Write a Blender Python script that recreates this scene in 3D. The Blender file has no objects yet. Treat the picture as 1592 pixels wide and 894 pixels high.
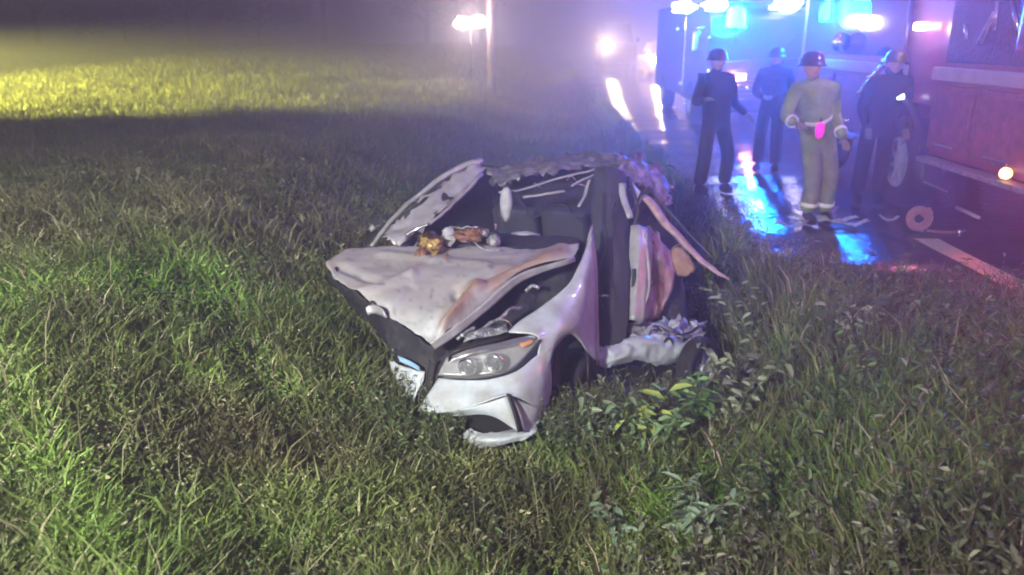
import bpy, bmesh, math, random
import numpy as np
from mathutils import Vector, Matrix, noise, Euler

random.seed(7)
rng = np.random.default_rng(7)
S = bpy.context.scene
COL = S.collection
R = math.radians

# ------------------------------------------------------------------ camera
CAM_H = 1.9
PITCH = R(17.8)
YAW = R(2.1)
F = 1203.0
cam_d = bpy.data.cameras.new("camera")
cam = bpy.data.objects.new("camera", cam_d)
COL.objects.link(cam)
cam.location = (0, 0, CAM_H)
cam.rotation_euler = (math.pi / 2 - PITCH, 0, YAW)
cam_d.sensor_width = 36
cam_d.lens = F / 1592 * 36
cam_d.clip_start = 0.05
cam_d.clip_end = 1500
cam_d.dof.use_dof = True
cam_d.dof.focus_distance = 4.6
cam_d.dof.aperture_fstop = 1.6
S.camera = cam
S.view_settings.view_transform = 'Standard'
S.view_settings.look = 'None'
S.view_settings.exposure = 0.0
S.view_settings.gamma = 1.0
S.cycles.volume_bounces = 0
S.cycles.max_bounces = 6
S.cycles.diffuse_bounces = 2
S.cycles.glossy_bounces = 3
S.cycles.transmission_bounces = 4
S.cycles.transparent_max_bounces = 8
S.cycles.sample_clamp_indirect = 30.0
S.cycles.use_denoising = True
S.cycles.filter_width = 1.9

# ------------------------------------------------------------------ night sky
W = bpy.data.worlds.new("World")
S.world = W
W.use_nodes = True
nt = W.node_tree
bg = nt.nodes['Background']
sky = nt.nodes.new('ShaderNodeTexSky')
sky.sky_type = 'NISHITA'
sky.sun_disc = False
SUN_EL, SUN_ROT = R(12), R(200)
sky.sun_elevation = SUN_EL
sky.sun_rotation = SUN_ROT
tint = nt.nodes.new('ShaderNodeMix')
tint.data_type = 'RGBA'
tint.blend_type = 'MULTIPLY'
tint.inputs[0].default_value = 1.0
tint.inputs[7].default_value = (1.6, 0.5, 0.6, 1)
nt.links.new(sky.outputs[0], tint.inputs[6])
nt.links.new(tint.outputs[2], bg.inputs[0])
bg.inputs[1].default_value = 0.05

# moonlike soft sun, very weak: this is a night photograph
sd = bpy.data.lights.new("sun", 'SUN')
sd.energy = 0.10
sd.angle = R(12)
sd.color = (1.0, 0.95, 0.88)
so = bpy.data.objects.new("sun", sd)
COL.objects.link(so)
so.rotation_euler = (R(50), 0, R(-28))

# ------------------------------------------------------------------ pixel -> world
rot = cam.rotation_euler.to_matrix()
CR, CU, CF = [np.array(v) for v in (rot @ Vector((1, 0, 0)), rot @ Vector((0, 1, 0)), rot @ Vector((0, 0, -1)))]
CO = np.array((0, 0, CAM_H))


def P(px, py, D):
    return CO + D * (CF + (px - 796) / F * CR + (447 - py) / F * CU)


def G(px, py, z=0.0):
    d = CF + (px - 796) / F * CR + (447 - py) / F * CU
    t = (z - CAM_H) / d[2]
    return CO + t * d


# ------------------------------------------------------------------ materials
MATS = {}


def mat(name, col=(0.5, 0.5, 0.5), rough=0.6, metal=0.0, spec=0.5, noise_s=None, noise_a=0.25, bump=0.0, bump_s=60,
        emit=None, emit_s=0.0, coat=0.0, attr=None, trans=0.0, alpha=1.0, col2=None, wet=None):
    m = bpy.data.materials.new(name)
    m.use_nodes = True
    t = m.node_tree
    b = t.nodes['Principled BSDF']
    b.inputs['Base Color'].default_value = (*col, 1)
    b.inputs['Roughness'].default_value = rough
    b.inputs['Metallic'].default_value = metal
    b.inputs['Specular IOR Level'].default_value = spec
    b.inputs['Coat Weight'].default_value = coat
    if trans:
        b.inputs['Transmission Weight'].default_value = trans
    if alpha < 1:
        b.inputs['Alpha'].default_value = alpha
    src = None
    tc = t.nodes.new('ShaderNodeTexCoord')
    if attr:
        a = t.nodes.new('ShaderNodeAttribute')
        a.attribute_name = attr
        src = a.outputs['Color']
    if noise_s:
        n = t.nodes.new('ShaderNodeTexNoise')
        n.inputs['Scale'].default_value = noise_s
        n.inputs['Detail'].default_value = 6
        n.inputs['Roughness'].default_value = 0.65
        t.links.new(tc.outputs['Object'], n.inputs['Vector'])
        r = t.nodes.new('ShaderNodeValToRGB')
        r.color_ramp.elements[0].position = 0.35
        r.color_ramp.elements[1].position = 0.68
        c2 = col2 if col2 else tuple(c * (1 - noise_a) for c in col)
        r.color_ramp.elements[0].color = (*c2, 1)
        r.color_ramp.elements[1].color = (*col, 1)
        t.links.new(n.outputs['Fac'], r.inputs['Fac'])
        if src is not None:
            mx = t.nodes.new('ShaderNodeMix')
            mx.data_type = 'RGBA'
            mx.blend_type = 'MULTIPLY'
            mx.inputs[0].default_value = 1
            t.links.new(src, mx.inputs[6])
            t.links.new(r.outputs[0], mx.inputs[7])
            src = mx.outputs[2]
        else:
            src = r.outputs[0]
    if src is not None:
        t.links.new(src, b.inputs['Base Color'])
    if bump:
        n2 = t.nodes.new('ShaderNodeTexNoise')
        n2.inputs['Scale'].default_value = bump_s
        n2.inputs['Detail'].default_value = 5
        t.links.new(tc.outputs['Object'], n2.inputs['Vector'])
        bp = t.nodes.new('ShaderNodeBump')
        bp.inputs['Strength'].default_value = bump
        bp.inputs['Distance'].default_value = 0.02
        t.links.new(n2.outputs['Fac'], bp.inputs['Height'])
        t.links.new(bp.outputs[0], b.inputs['Normal'])
    if emit:
        b.inputs['Emission Color'].default_value = (*emit, 1)
        b.inputs['Emission Strength'].default_value = emit_s
    MATS[name] = m
    return m


def leaf_mat(name, rough=0.45, trl=0.35):
    m = bpy.data.materials.new(name)
    m.use_nodes = True
    t = m.node_tree
    b = t.nodes['Principled BSDF']
    o = t.nodes['Material Output']
    a = t.nodes.new('ShaderNodeAttribute')
    a.attribute_name = 'col'
    b.inputs['Roughness'].default_value = rough
    b.inputs['Specular IOR Level'].default_value = 0.25
    t.links.new(a.outputs['Color'], b.inputs['Base Color'])
    tr = t.nodes.new('ShaderNodeBsdfTranslucent')
    t.links.new(a.outputs['Color'], tr.inputs['Color'])
    mx = t.nodes.new('ShaderNodeMixShader')
    mx.inputs[0].default_value = trl
    t.links.new(b.outputs[0], mx.inputs[1])
    t.links.new(tr.outputs[0], mx.inputs[2])
    t.links.new(mx.outputs[0], o.inputs['Surface'])
    return m


M_white = mat('white_paint', (0.52, 0.58, 0.66), 0.36, noise_s=6, noise_a=0.4, col2=(0.36, 0.36, 0.37), coat=0.25, bump=0.12, bump_s=9)
M_hood = mat('scorched_white_paint', (1, 1, 1), 0.62, attr='col', noise_s=9, noise_a=0.16, bump=0.15, bump_s=22)
M_torn = mat('torn_body_metal', (0.46, 0.44, 0.48), 0.4, noise_s=8, noise_a=0.35, bump=0.15, bump_s=30, metal=0.2)
M_roof = mat('dark_torn_roof', (0.26, 0.24, 0.29), 0.4, noise_s=16, noise_a=0.7, metal=0.3, bump=0.3, bump_s=30)
M_torn_pink = mat('scraped_primer_metal', (0.52, 0.34, 0.36), 0.55, noise_s=12, noise_a=0.5, bump=0.5, bump_s=25)
M_orange = mat('tan_foam', (0.42, 0.24, 0.2), 0.8, noise_s=18, noise_a=0.5, bump=0.5)
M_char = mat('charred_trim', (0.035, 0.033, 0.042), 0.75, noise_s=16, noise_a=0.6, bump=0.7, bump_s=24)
M_trim = mat('black_plastic', (0.02, 0.02, 0.022), 0.5, bump=0.2)
M_rub = mat('tyre_rubber', (0.022, 0.022, 0.024), 0.75, noise_s=30, noise_a=0.4, bump=0.4, bump_s=60)
M_rim = mat('alloy', (0.55, 0.56, 0.62), 0.4, metal=0.4, noise_s=20)
M_chrome = mat('chrome', (0.75, 0.75, 0.78), 0.15, metal=1.0)
M_lens = mat('clear_lamp_cover', (0.85, 0.88, 0.9), 0.05, trans=0.5, alpha=0.14)
M_lampin = mat('headlamp_reflector', (0.5, 0.5, 0.53), 0.25, metal=0.4, noise_s=25)
M_pupil = mat('headlamp_projector', (0.05, 0.05, 0.07), 0.08, coat=1.0)
M_amber = mat('amber_plastic', (0.65, 0.22, 0.04), 0.25)
M_brass = mat('brassy_engine_metal', (0.7, 0.48, 0.2), 0.3, metal=0.9, noise_s=22, noise_a=0.7, bump=0.8)
M_alum = mat('cast_aluminium', (0.5, 0.5, 0.53), 0.4, metal=0.7, noise_s=25, noise_a=0.6, bump=0.8)
M_rust = mat('rusty_metal', (0.3, 0.13, 0.08), 0.7, noise_s=22, noise_a=0.6, bump=0.8)
M_blueplas = mat('pale_blue_plastic', (0.25, 0.42, 0.62), 0.4)
M_airbag = mat('airbag_cloth', (0.55, 0.53, 0.6), 0.85, noise_s=10, noise_a=0.35, bump=0.4)
M_seat = mat('dark_seat_cloth', (0.05, 0.05, 0.065), 0.85, noise_s=9, noise_a=0.4, bump=0.4)
M_grass = leaf_mat('grass_blades')
M_leaf = leaf_mat('weed_leaves', 0.35, 0.3)
M_stem = mat('green_stem', (0.09, 0.11, 0.04), 0.6, noise_s=30)
M_drystem = mat('dry_stem', (0.3, 0.25, 0.15), 0.7, noise_s=30)
M_bark = mat('bark', (0.12, 0.09, 0.07), 0.9, noise_s=8, noise_a=0.5, bump=0.9, bump_s=20)
M_wood = mat('weathered_pole_wood', (0.3, 0.2, 0.2), 0.8, noise_s=7, noise_a=0.4, bump=0.5)
M_red = mat('red_truck_paint', (0.26, 0.045, 0.055), 0.3, noise_s=2.5, noise_a=0.3, coat=0.5)
M_silver = mat('pale_reflective_stripe', (0.45, 0.38, 0.42), 0.4, noise_s=6)
M_dark = mat('dark_vehicle_paint', (0.02, 0.02, 0.035), 0.3, coat=0.6, noise_s=3)
M_glass = mat('dark_window_glass', (0.03, 0.04, 0.08), 0.05, coat=0.6, spec=0.8)
M_gear = mat('dark_turnout_cloth', (0.02, 0.02, 0.028), 0.85, noise_s=6, noise_a=0.5, bump=1.0, bump_s=14)
M_hiviz = mat('hi_vis_green_cloth', (0.30, 0.40, 0.16), 0.8, noise_s=6, noise_a=0.5, bump=1.0, bump_s=14)
M_khaki = mat('khaki_turnout_cloth', (0.28, 0.30, 0.18), 0.85, noise_s=6, noise_a=0.5, bump=1.0, bump_s=14)
M_band = mat('reflective_tape', (0.75, 0.75, 0.7), 0.4)
M_skin = mat('skin', (0.55, 0.34, 0.26), 0.55, noise_s=20, noise_a=0.15)
M_glove = mat('work_glove', (0.2, 0.16, 0.1), 0.8)
M_helmet = mat('helmet_shell', (0.04, 0.04, 0.05), 0.3, coat=0.5)
M_hose = mat('reddish_fire_hose', (0.45, 0.22, 0.2), 0.75, noise_s=20, bump=0.4)
M_debris = mat('pale_green_plastic', (0.45, 0.55, 0.48), 0.45, noise_s=12, noise_a=0.5)


def emis(name, col, s):
    m = mat(name, (0.8, 0.8, 0.8), 0.3, emit=col, emit_s=s)
    return m


E_white = emis('lit_white_lens', (0.85, 0.92, 1.0), 12)
E_warm = emis('lit_warm_lens', (1.0, 0.86, 0.62), 40)
E_cyan = emis('lit_cyan_lens', (0.0, 0.52, 1.0), 60)
E_blue = emis('lit_blue_lens', (0.05, 0.1, 1.0), 14)
E_amber = emis('lit_amber_lens', (1.0, 0.5, 0.12), 6)
E_orange = emis('lit_orange_lens', (1.0, 0.42, 0.2), 9)
E_red = emis('lit_red_lens', (1.0, 0.06, 0.04), 12)
E_pink = mat('lit_magenta_lens', (0.6, 0.02, 0.35), 0.4, emit=(1.0, 0.02, 0.55), emit_s=0.9)


# ------------------------------------------------------------------ object helpers
def tag(o, label=None, cat=None, group=None, kind=None):
    if label: o['label'] = label
    if cat: o['category'] = cat
    if group: o['group'] = group
    if kind: o['kind'] = kind
    return o


def thing(name, loc, label, cat, group=None, rz=0.0):
    o = bpy.data.objects.new(name, None)
    o.empty_display_size = 0.2
    COL.objects.link(o)
    o.location = loc
    o.rotation_euler = (0, 0, rz)
    return tag(o, label, cat, group)


def link(name, me, m=None, parent=None, world=False):
    o = bpy.data.objects.new(name, me)
    COL.objects.link(o)
    if m is not None and len(me.materials) == 0:
        me.materials.append(m)
    if parent is not None:
        o.parent = parent
        if world:
            root = parent
            mw = root.matrix_basis.copy()
            while root.parent:
                root = root.parent
                mw = root.matrix_basis @ mw if False else root.matrix_basis @ mw
            o.matrix_parent_inverse = mw.inverted()
    return o


def npmesh(name, V, faces_flat, sizes, smooth=True, col=None):
    me = bpy.data.meshes.new(name)
    V = np.asarray(V, dtype=np.float32)
    me.vertices.add(len(V))
    me.vertices.foreach_set('co', V.ravel())
    faces_flat = np.asarray(faces_flat, dtype=np.int32)
    sizes = np.asarray(sizes, dtype=np.int32)
    me.loops.add(len(faces_flat))
    me.loops.foreach_set('vertex_index', faces_flat)
    me.polygons.add(len(sizes))
    starts = np.concatenate([[0], np.cumsum(sizes)[:-1]]).astype(np.int32)
    me.polygons.foreach_set('loop_start', starts)
    me.polygons.foreach_set('loop_total', sizes)
    me.polygons.foreach_set('use_smooth', np.full(len(sizes), smooth))
    me.update(calc_edges=True)
    me.validate()
    if col is not None:
        a = me.color_attributes.new('col', 'FLOAT_COLOR', 'POINT')
        c = np.ones((len(V), 4), dtype=np.float32)
        c[:, :3] = col
        a.data.foreach_set('color', c.ravel())
    return me


def gridmesh(name, V, nr, nc, smooth=True, col=None):
    i = np.arange((nr - 1) * (nc - 1))
    r, c = i // (nc - 1), i % (nc - 1)
    a = r * nc + c
    f = np.stack([a, a + 1, a + nc + 1, a + nc], 1)
    return npmesh(name, V, f.ravel(), np.full(len(f), 4), smooth, col)


def catmull(A, n):
    """A: K x ... control points, n samples per span"""
    K = len(A)
    B = np.concatenate([[2 * A[0] - A[1]], A, [2 * A[-1] - A[-2]]])
    out = []
    for k in range(K - 1):
        p0, p1, p2, p3 = B[k], B[k + 1], B[k + 2], B[k + 3]
        for j in range(n):
            t = j / n
            out.append(0.5 * ((2 * p1) + (-p0 + p2) * t + (2 * p0 - 5 * p1 + 4 * p2 - p3) * t * t + (-p0 + 3 * p1 - 3 * p2 + p3) * t ** 3))
    out.append(A[-1])
    return np.array(out)


def linspan(A, n):
    out = []
    for k in range(len(A) - 1):
        for j in range(n):
            t = j / n
            out.append(A[k] * (1 - t) + A[k + 1] * t)
    out.append(A[-1])
    return np.array(out)


def patch(name, grid, m, parent, n=6, thick=0.012, crum=0.012, freq=5.0, seed=0, colf=None, lin=False, ragged=0.0, zf=None):
    """sheet of bodywork through control points (px, py, depth), with thickness"""
    A = np.array(grid, dtype=float)
    sp = linspan if lin else catmull
    A = sp(A, n)
    A = sp(A.swapaxes(0, 1), n).swapaxes(0, 1)
    nr, nc = A.shape[:2]
    V = np.array([P(*p) for p in A.reshape(-1, 3)])
    if zf:
        for k, p in enumerate(A.reshape(-1, 3)):
            V[k] += np.array((0, -0.25, 0.97)) * zf(*p)
    c = None
    if colf:
        c = np.array([colf(*p) for p in A.reshape(-1, 3)])
    for k in range(len(V)):
        q = Vector(V[k]) * freq + Vector((seed * 3.1, seed * 1.7, 0))
        wq = q + noise.noise_vector(q * 0.7) * 0.4
        e1 = noise.voronoi(wq * 0.75)[0]; e2 = noise.voronoi(wq * 1.9 + Vector((9, 4, 2)))[0]
        d = Vector((0.3, -0.6, 0.75)) * (crum * 2.4 * (e1[0] - 0.45) + crum * 1.1 * (e2[0] - 0.45)) + noise.noise_vector(q * 2.7) * crum * 0.12
        rr, cc = k // nc, k % nc
        V[k] += np.array(d)
        if ragged and (rr in (0, nr - 1) or cc in (0, nc - 1)):
            V[k] += np.array(noise.noise_vector(q * 4.0)) * ragged
    me = gridmesh(name, V, nr, nc, True, c)
    o = link(name, me, m, parent, world=True)
    md = o.modifiers.new('thick', 'SOLIDIFY')
    md.thickness = thick
    md.offset = 0
    return o


def tube_mesh(name, pts, rad, sides=8, flat=1.0, cap=True):
    """sweep; pts list of Vectors, rad scalar or list"""
    pts = [Vector(p) for p in pts]
    n = len(pts)
    rad = [rad] * n if not hasattr(rad, '__len__') else rad
    V, Fc, sz = [], [], []
    up = Vector((0, 0, 1))
    for i, p in enumerate(pts):
        d = (pts[min(i + 1, n - 1)] - pts[max(i - 1, 0)]).normalized()
        u = up if abs(d.dot(up)) < 0.95 else Vector((0, 1, 0))
        a = d.cross(u).normalized()
        b = d.cross(a).normalized()
        for k in range(sides):
            t = 2 * math.pi * k / sides
            V.append(p + a * math.cos(t) * rad[i] + b * math.sin(t) * rad[i] * flat)
    for i in range(n - 1):
        for k in range(sides):
            k2 = (k + 1) % sides
            Fc += [i * sides + k, i * sides + k2, (i + 1) * sides + k2, (i + 1) * sides + k]
            sz.append(4)
    if cap:
        Fc += list(range(sides))[::-1]
        sz.append(sides)
        Fc += [(n - 1) * sides + k for k in range(sides)]
        sz.append(sides)
    return npmesh(name, [tuple(v) for v in V], Fc, sz, True)


def ptube(name, pp, r, m, parent, sides=8, flat=1.0, n=4, wob=0.0, seed=0):
    A = catmull(np.array(pp, dtype=float), n)
    pts = []
    for k, p in enumerate(A):
        v = Vector(P(*p))
        v += noise.noise_vector(v * 7 + Vector((seed, 0, 0))) * wob
        pts.append(v)
    if hasattr(r, '__len__'):
        r = list(np.interp(np.linspace(0, 1, len(pts)), np.linspace(0, 1, len(r)), r))
    me = tube_mesh(name, pts, r, sides, flat)
    return link(name, me, m, parent, world=True)


def box_bm(bm, c, s, rotm=None):
    r = bmesh.ops.create_cube(bm, size=1.0)
    for v in r['verts']:
        q = Vector((v.co.x * s[0], v.co.y * s[1], v.co.z * s[2]))
        if rotm is not None:
            q = rotm @ q
        v.co = q + Vector(c)
    return r['verts']


def box(name, c, s, m, parent=None, bev=0.01, rotm=None, seg=2):
    bm = bmesh.new()
    box_bm(bm, (0, 0, 0), s)
    if bev:
        bmesh.ops.bevel(bm, geom=bm.edges[:], offset=min(bev, min(s) * 0.45), segments=seg, affect='EDGES', profile=0.6)
    if rotm is not None:
        bmesh.ops.transform(bm, matrix=rotm.to_4x4(), verts=bm.verts)
    bmesh.ops.translate(bm, vec=Vector(c), verts=bm.verts)
    me = bpy.data.meshes.new(name)
    bm.to_mesh(me)
    bm.free()
    for p in me.polygons: p.use_smooth = False
    return link(name, me, m, parent)


def lathe(name, prof, m, parent, seg=32, axis='Z', c=(0, 0, 0), rotm=None):
    """prof: (r, h) pairs"""
    V, Fc, sz = [], [], []
    for (r, h) in prof:
        for k in range(seg):
            t = 2 * math.pi * k / seg
            v = Vector((r * math.cos(t), r * math.sin(t), h))
            if axis == 'X': v = Vector((v.z, v.x, v.y))
            if axis == 'Y': v = Vector((v.x, v.z, v.y))
            if rotm is not None: v = rotm @ v
            V.append(tuple(v + Vector(c)))
    for i in range(len(prof) - 1):
        for k in range(seg):
            k2 = (k + 1) % seg
            Fc += [i * seg + k, i * seg + k2, (i + 1) * seg + k2, (i + 1) * seg + k]
            sz.append(4)
    me = npmesh(name, V, Fc, sz, True)
    return link(name, me, m, parent)


def lamp(name, kind, loc, col, power, size=0.1, target=None, cone=None, blend=0.3):
    d = bpy.data.lights.new(name, kind)
    d.color = col
    d.energy = power
    if kind in ('POINT', 'SPOT'):
        d.shadow_soft_size = size
    if kind == 'SPOT':
        d.spot_size = cone
        d.spot_blend = blend
    o = bpy.data.objects.new(name, d)
    COL.objects.link(o)
    o.location = loc
    if target is not None:
        o.rotation_euler = (Vector(target) - Vector(loc)).to_track_quat('-Z', 'Y').to_euler()
    return o


# ------------------------------------------------------------------ terrain
EDGE = 2.06


def EY(y):
    y = np.asarray(y, dtype=float)
    return EDGE + np.minimum(5.0 * (np.maximum(0, 7.0 - y) / 2.2) ** 2, 13.0)


FIELD_Y = 17.5


def sstep(a, b, x):
    t = np.clip((x - a) / (b - a), 0, 1)
    return t * t * (3 - 2 * t)


def nz(x, y, s=1.0, o=0.0):
    """cheap smooth noise for big arrays, about -1..1"""
    return (np.sin(x * 1.3 * s + 1.7 * np.sin(y * 0.9 * s + o) + o) + np.sin(y * 1.7 * s + 1.3 * np.sin(x * 1.1 * s - o) + 2.1 * o)
            + 0.6 * np.sin((x + y) * 2.9 * s + o * 3) + 0.5 * np.sin((x - 1.7 * y) * 3.7 * s - o)) / 2.8


def H(x, y):
    x = np.asarray(x, dtype=float)
    y = np.asarray(y, dtype=float)
    xc = 0.0 + 1.1 * sstep(3.2, 6.0, y) * (1 - 0.6 * sstep(9, 14, y))
    dep = (0.30 + 0.24 * sstep(0.5, 3.5, y) + 0.52 * sstep(4.3, 6.4, y) - 0.55 * sstep(8.5, 16, y)) * sstep(-2, 1.0, y)
    left = 1 - sstep(0.5, 2.9, xc - x)
    right = 1 - sstep(0.4, 1.05, (x - xc) / np.maximum(EDGE - 0.1 - xc, 0.3))
    ey = EY(y)
    z = -dep * np.where(x < xc, left, right)
    lf = sstep(-0.5, -6, x)
    z = z + lf * (0.10 * sstep(2, 9, y) + 0.10 * nz(x, y, 0.55, 1.0))
    z = z + 0.035 * nz(x, y, 2.3, 2.0) * sstep(0, -0.6, x - ey)
    z = z + 0.38 * sstep(-1.5, -3.0, x) * sstep(-7.5, -4.0, x) * sstep(2.0, 4.0, y) * sstep(16, 9, y)
    z = z + sstep(1.0, -4.0, x) * (1.15 * sstep(14, 60, y))
    z = z - 0.22 * np.exp(-((x - 0.2) / 0.4) ** 2) * sstep(1.4, 2.4, y) * sstep(4.0, 3.3, y)
    z = np.where(x > ey - 0.12, np.minimum(z, -0.05), z)
    return z - 0.0


def axis_pts():
    a = np.concatenate([np.linspace(-400, -60, 12), np.linspace(-50, -14, 20), np.linspace(-13, EDGE - 0.2, 130), [EDGE - 0.1, EDGE + 0.05], np.linspace(2.3, 9, 40), [12, 14, 20, 60, 400]])
    b = np.concatenate([np.linspace(-60, -4, 10), np.linspace(-3, 20, 190), np.linspace(20.5, 70, 60), [90, 150, 400, 900]])
    return a, b


ax, by = axis_pts()
X, Y = np.meshgrid(ax, by)
Z = H(X, Y)
Z = np.where((X > EY(Y) + 0.1), -0.06, Z)
M_soil = mat('wet_soil', (0.055, 0.048, 0.03), 0.85, noise_s=3, noise_a=0.5, bump=0.8, bump_s=12)
gm = gridmesh('ground', np.stack([X, Y, Z], -1).reshape(-1, 3), len(by), len(ax))
ground = link('ground', gm, M_soil)
tag(ground, kind='structure')

# road: wet asphalt
M_road = bpy.data.materials.new('wet_asphalt')
M_road.use_nodes = True
t = M_road.node_tree
b = t.nodes['Principled BSDF']
tc = t.nodes.new('ShaderNodeTexCoord')
n1 = t.nodes.new('ShaderNodeTexNoise'); n1.inputs['Scale'].default_value = 0.55; n1.inputs['Detail'].default_value = 5
n2 = t.nodes.new('ShaderNodeTexNoise'); n2.inputs['Scale'].default_value = 90; n2.inputs['Detail'].default_value = 3
n3 = t.nodes.new('ShaderNodeTexNoise'); n3.inputs['Scale'].default_value = 7; n3.inputs['Detail'].default_value = 4
for n in (n1, n2, n3): t.links.new(tc.outputs['Object'], n.inputs['Vector'])
rr = t.nodes.new('ShaderNodeMapRange')
rr.inputs['From Min'].default_value = 0.38; rr.inputs['From Max'].default_value = 0.62
rr.inputs['To Min'].default_value = 0.06; rr.inputs['To Max'].default_value = 0.24
t.links.new(n1.outputs['Fac'], rr.inputs['Value'])
t.links.new(rr.outputs[0], b.inputs['Roughness'])
cr = t.nodes.new('ShaderNodeValToRGB')
cr.color_ramp.elements[0].color = (0.022, 0.022, 0.025, 1); cr.color_ramp.elements[1].color = (0.065, 0.062, 0.064, 1)
t.links.new(n2.outputs['Fac'], cr.inputs['Fac']); t.links.new(cr.outputs[0], b.inputs['Base Color'])
ad = t.nodes.new('ShaderNodeMath'); ad.operation = 'MULTIPLY_ADD'; ad.inputs[1].default_value = 0.05
t.links.new(n2.outputs['Fac'], ad.inputs[0]); t.links.new(n3.outputs['Fac'], ad.inputs[2])
bp = t.nodes.new('ShaderNodeBump'); bp.inputs['Strength'].default_value = 0.6; bp.inputs['Distance'].default_value = 0.018
t.links.new(ad.outputs[0], bp.inputs['Height']); t.links.new(bp.outputs[0], b.inputs['Normal'])
b.inputs['Specular IOR Level'].default_value = 0.7
ys = np.concatenate([np.linspace(-40, 30, 141), np.linspace(32, 300, 30)])
xl = EDGE + 0.05 * np.sin(ys * 2.1) + 0.04 * np.sin(ys * 5.3 + 1)
ys = np.concatenate([np.linspace(3.9, 8, 60), np.linspace(8.2, 30, 110), np.linspace(32, 300, 30)])
xl = EY(ys) + 0.05 * np.sin(ys * 2.1) + 0.04 * np.sin(ys * 5.3 + 1)
rows = []
for yy, x0 in zip(ys, xl):
    rt = 11.5 + (x0 - EDGE) * 1.3
    rows.append([(x0, yy, -0.03), (x0 + 0.05, yy, 0.0), (x0 + (rt - x0) * 0.35, yy, 0.0), (x0 + (rt - x0) * 0.6, yy, 0.03), (rt, yy, 0.0), (rt + 0.1, yy, -0.04)])
V = np.array(rows).reshape(-1, 3)
road = link('road', gridmesh('road', V, len(ys), 6, True), M_road)
tag(road, kind='structure')


def strip(name, x0, x1, y0, y1, z, m, wob=0.01):
    yy = np.arange(y0, y1, 0.25)
    V = []
    for k, q in enumerate(yy):
        V += [(x0 + wob * math.sin(q * 3.1), q, z), (x1 + wob * math.sin(q * 2.3 + 1), q, z)]
    o = link(name, gridmesh(name, np.array(V), len(yy), 2), m)
    tag(o, kind='structure')
    return o


M_line = mat('worn_white_road_paint', (0.72, 0.72, 0.68), 0.45, noise_s=14, noise_a=0.35, bump=0.3)
M_yline = mat('worn_yellow_road_paint', (0.6, 0.42, 0.08), 0.5, noise_s=14, noise_a=0.35, bump=0.3)
strip('edge_line', 3.74, 3.98, 5.9, 7.75, 0.004, M_line)
strip('centre_line', 7.75, 7.87, 7, 120, 0.034, M_yline)

# ------------------------------------------------------------------ wrecked car (all placed in true depth)
car_base = P(800, 640, 5.4)
car = thing('wrecked_car', (float(car_base[0]), float(car_base[1]), -0.7),
            'white crashed coupe with crumpled scorched hood and torn roof in the grassy ditch', 'car')
car_root = car


def seg_d(px, py, a, b_):
    ax_, ay = a; bx, by_ = b_
    vx, vy = bx - ax_, by_ - ay
    tt = max(0, min(1, ((px - ax_) * vx + (py - ay) * vy) / (vx * vx + vy * vy)))
    return math.hypot(px - ax_ - vx * tt, py - ay - vy * tt), tt


def hood_col(px, py, D):
    base = np.array((0.42, 0.40, 0.42))
    brown = np.array((0.33, 0.17, 0.11))
    d, _t = seg_d(px, py, (692, 505), (735, 452))
    d2, _t = seg_d(px, py, (735, 452), (870, 393))
    dd = min(d, d2)
    nn = noise.noise(Vector((px * 0.03, py * 0.05, 1)))
    n2_ = noise.noise(Vector((px * 0.12, py * 0.15, 4)))
    k = max(0, 1 - (dd + 8 * n2_) / (15 + 8 * nn)) ** 0.6 if dd + 8 * n2_ < 15 + 8 * nn else 0
    c = base * (1 - 0.85 * k) + brown * 0.85 * k
    e = max(0, min(1, (nn + 0.1) * 1.8))
    c = c * (1 - 0.3 * e) + np.array((0.5, 0.40, 0.35)) * 0.3 * e
    # bare, cleaner white towards the nose
    w = max(0, min(1, (py - 455) / 60))
    c = c * (1 - 0.5 * w * (1 - k)) + np.array((0.6, 0.63, 0.68)) * 0.5 * w * (1 - k)
    s2 = max(0, n2_ - 0.25) * 1.2
    return c * (1 - min(0.6, s2))


def hood_z(px, py, D):
    z = 0.0
    for a_, b_, wd, am in (((692, 505), (740, 448), 11, 0.05), ((740, 448), (872, 392), 10, 0.045), ((668, 520), (712, 455), 7, -0.035), ((712, 455), (830, 400), 8, -0.035),
                           ((560, 455), (640, 428), 7, 0.03), ((640, 428), (660, 395), 7, 0.025), ((525, 415), (590, 440), 6, -0.03), ((615, 490), (640, 450), 6, -0.02),
                           ((590, 395), (760, 412), 5, 0.02)):
        d, tt = seg_d(px, py, a_, b_)
        z += am * max(0, 1 - d / (wd * 1.6))
    return z


patch('hood', [
    [(540, 388, 6.15), (600, 383, 6.15), (680, 386, 6.1), (760, 383, 6.0), (830, 388, 5.9), (899, 380, 5.72)],
    [(512, 402, 5.95), (590, 402, 5.92), (675, 403, 5.85), (750, 401, 5.75), (830, 398, 5.68), (897, 392, 5.6)],
    [(510, 416, 5.78), (595, 424, 5.65), (672, 426, 5.55), (738, 422, 5.45), (800, 411, 5.45), (888, 402, 5.5)],
    [(524, 436, 5.6), (607, 446, 5.42), (667, 455, 5.3), (722, 452, 5.18), (775, 436, 5.28), (845, 413, 5.42)],
    [(560, 458, 5.4), (618, 474, 5.2), (660, 487, 5.05), (702, 482, 4.97), (740, 466, 5.08), (802, 430, 5.3)],
    [(596, 488, 5.2), (625, 505, 5.05), (650, 520, 4.93), (672, 532, 4.85), (697, 517, 4.92), (742, 484, 5.1)],
], M_hood, car, n=13, thick=0.003, crum=0.012, freq=3.2, seed=1, colf=hood_col, ragged=0.014, zf=hood_z)
patch('hood_flange', [
    [(668, 533, 4.84), (700, 512, 4.92), (745, 478, 5.08), (805, 428, 5.3), (892, 400, 5.5)],
    [(676, 541, 4.87), (708, 522, 4.95), (752, 487, 5.12), (812, 437, 5.34), (893, 407, 5.52)],
], M_torn, car, n=5, thick=0.02, crum=0.012, seed=5)
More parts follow.
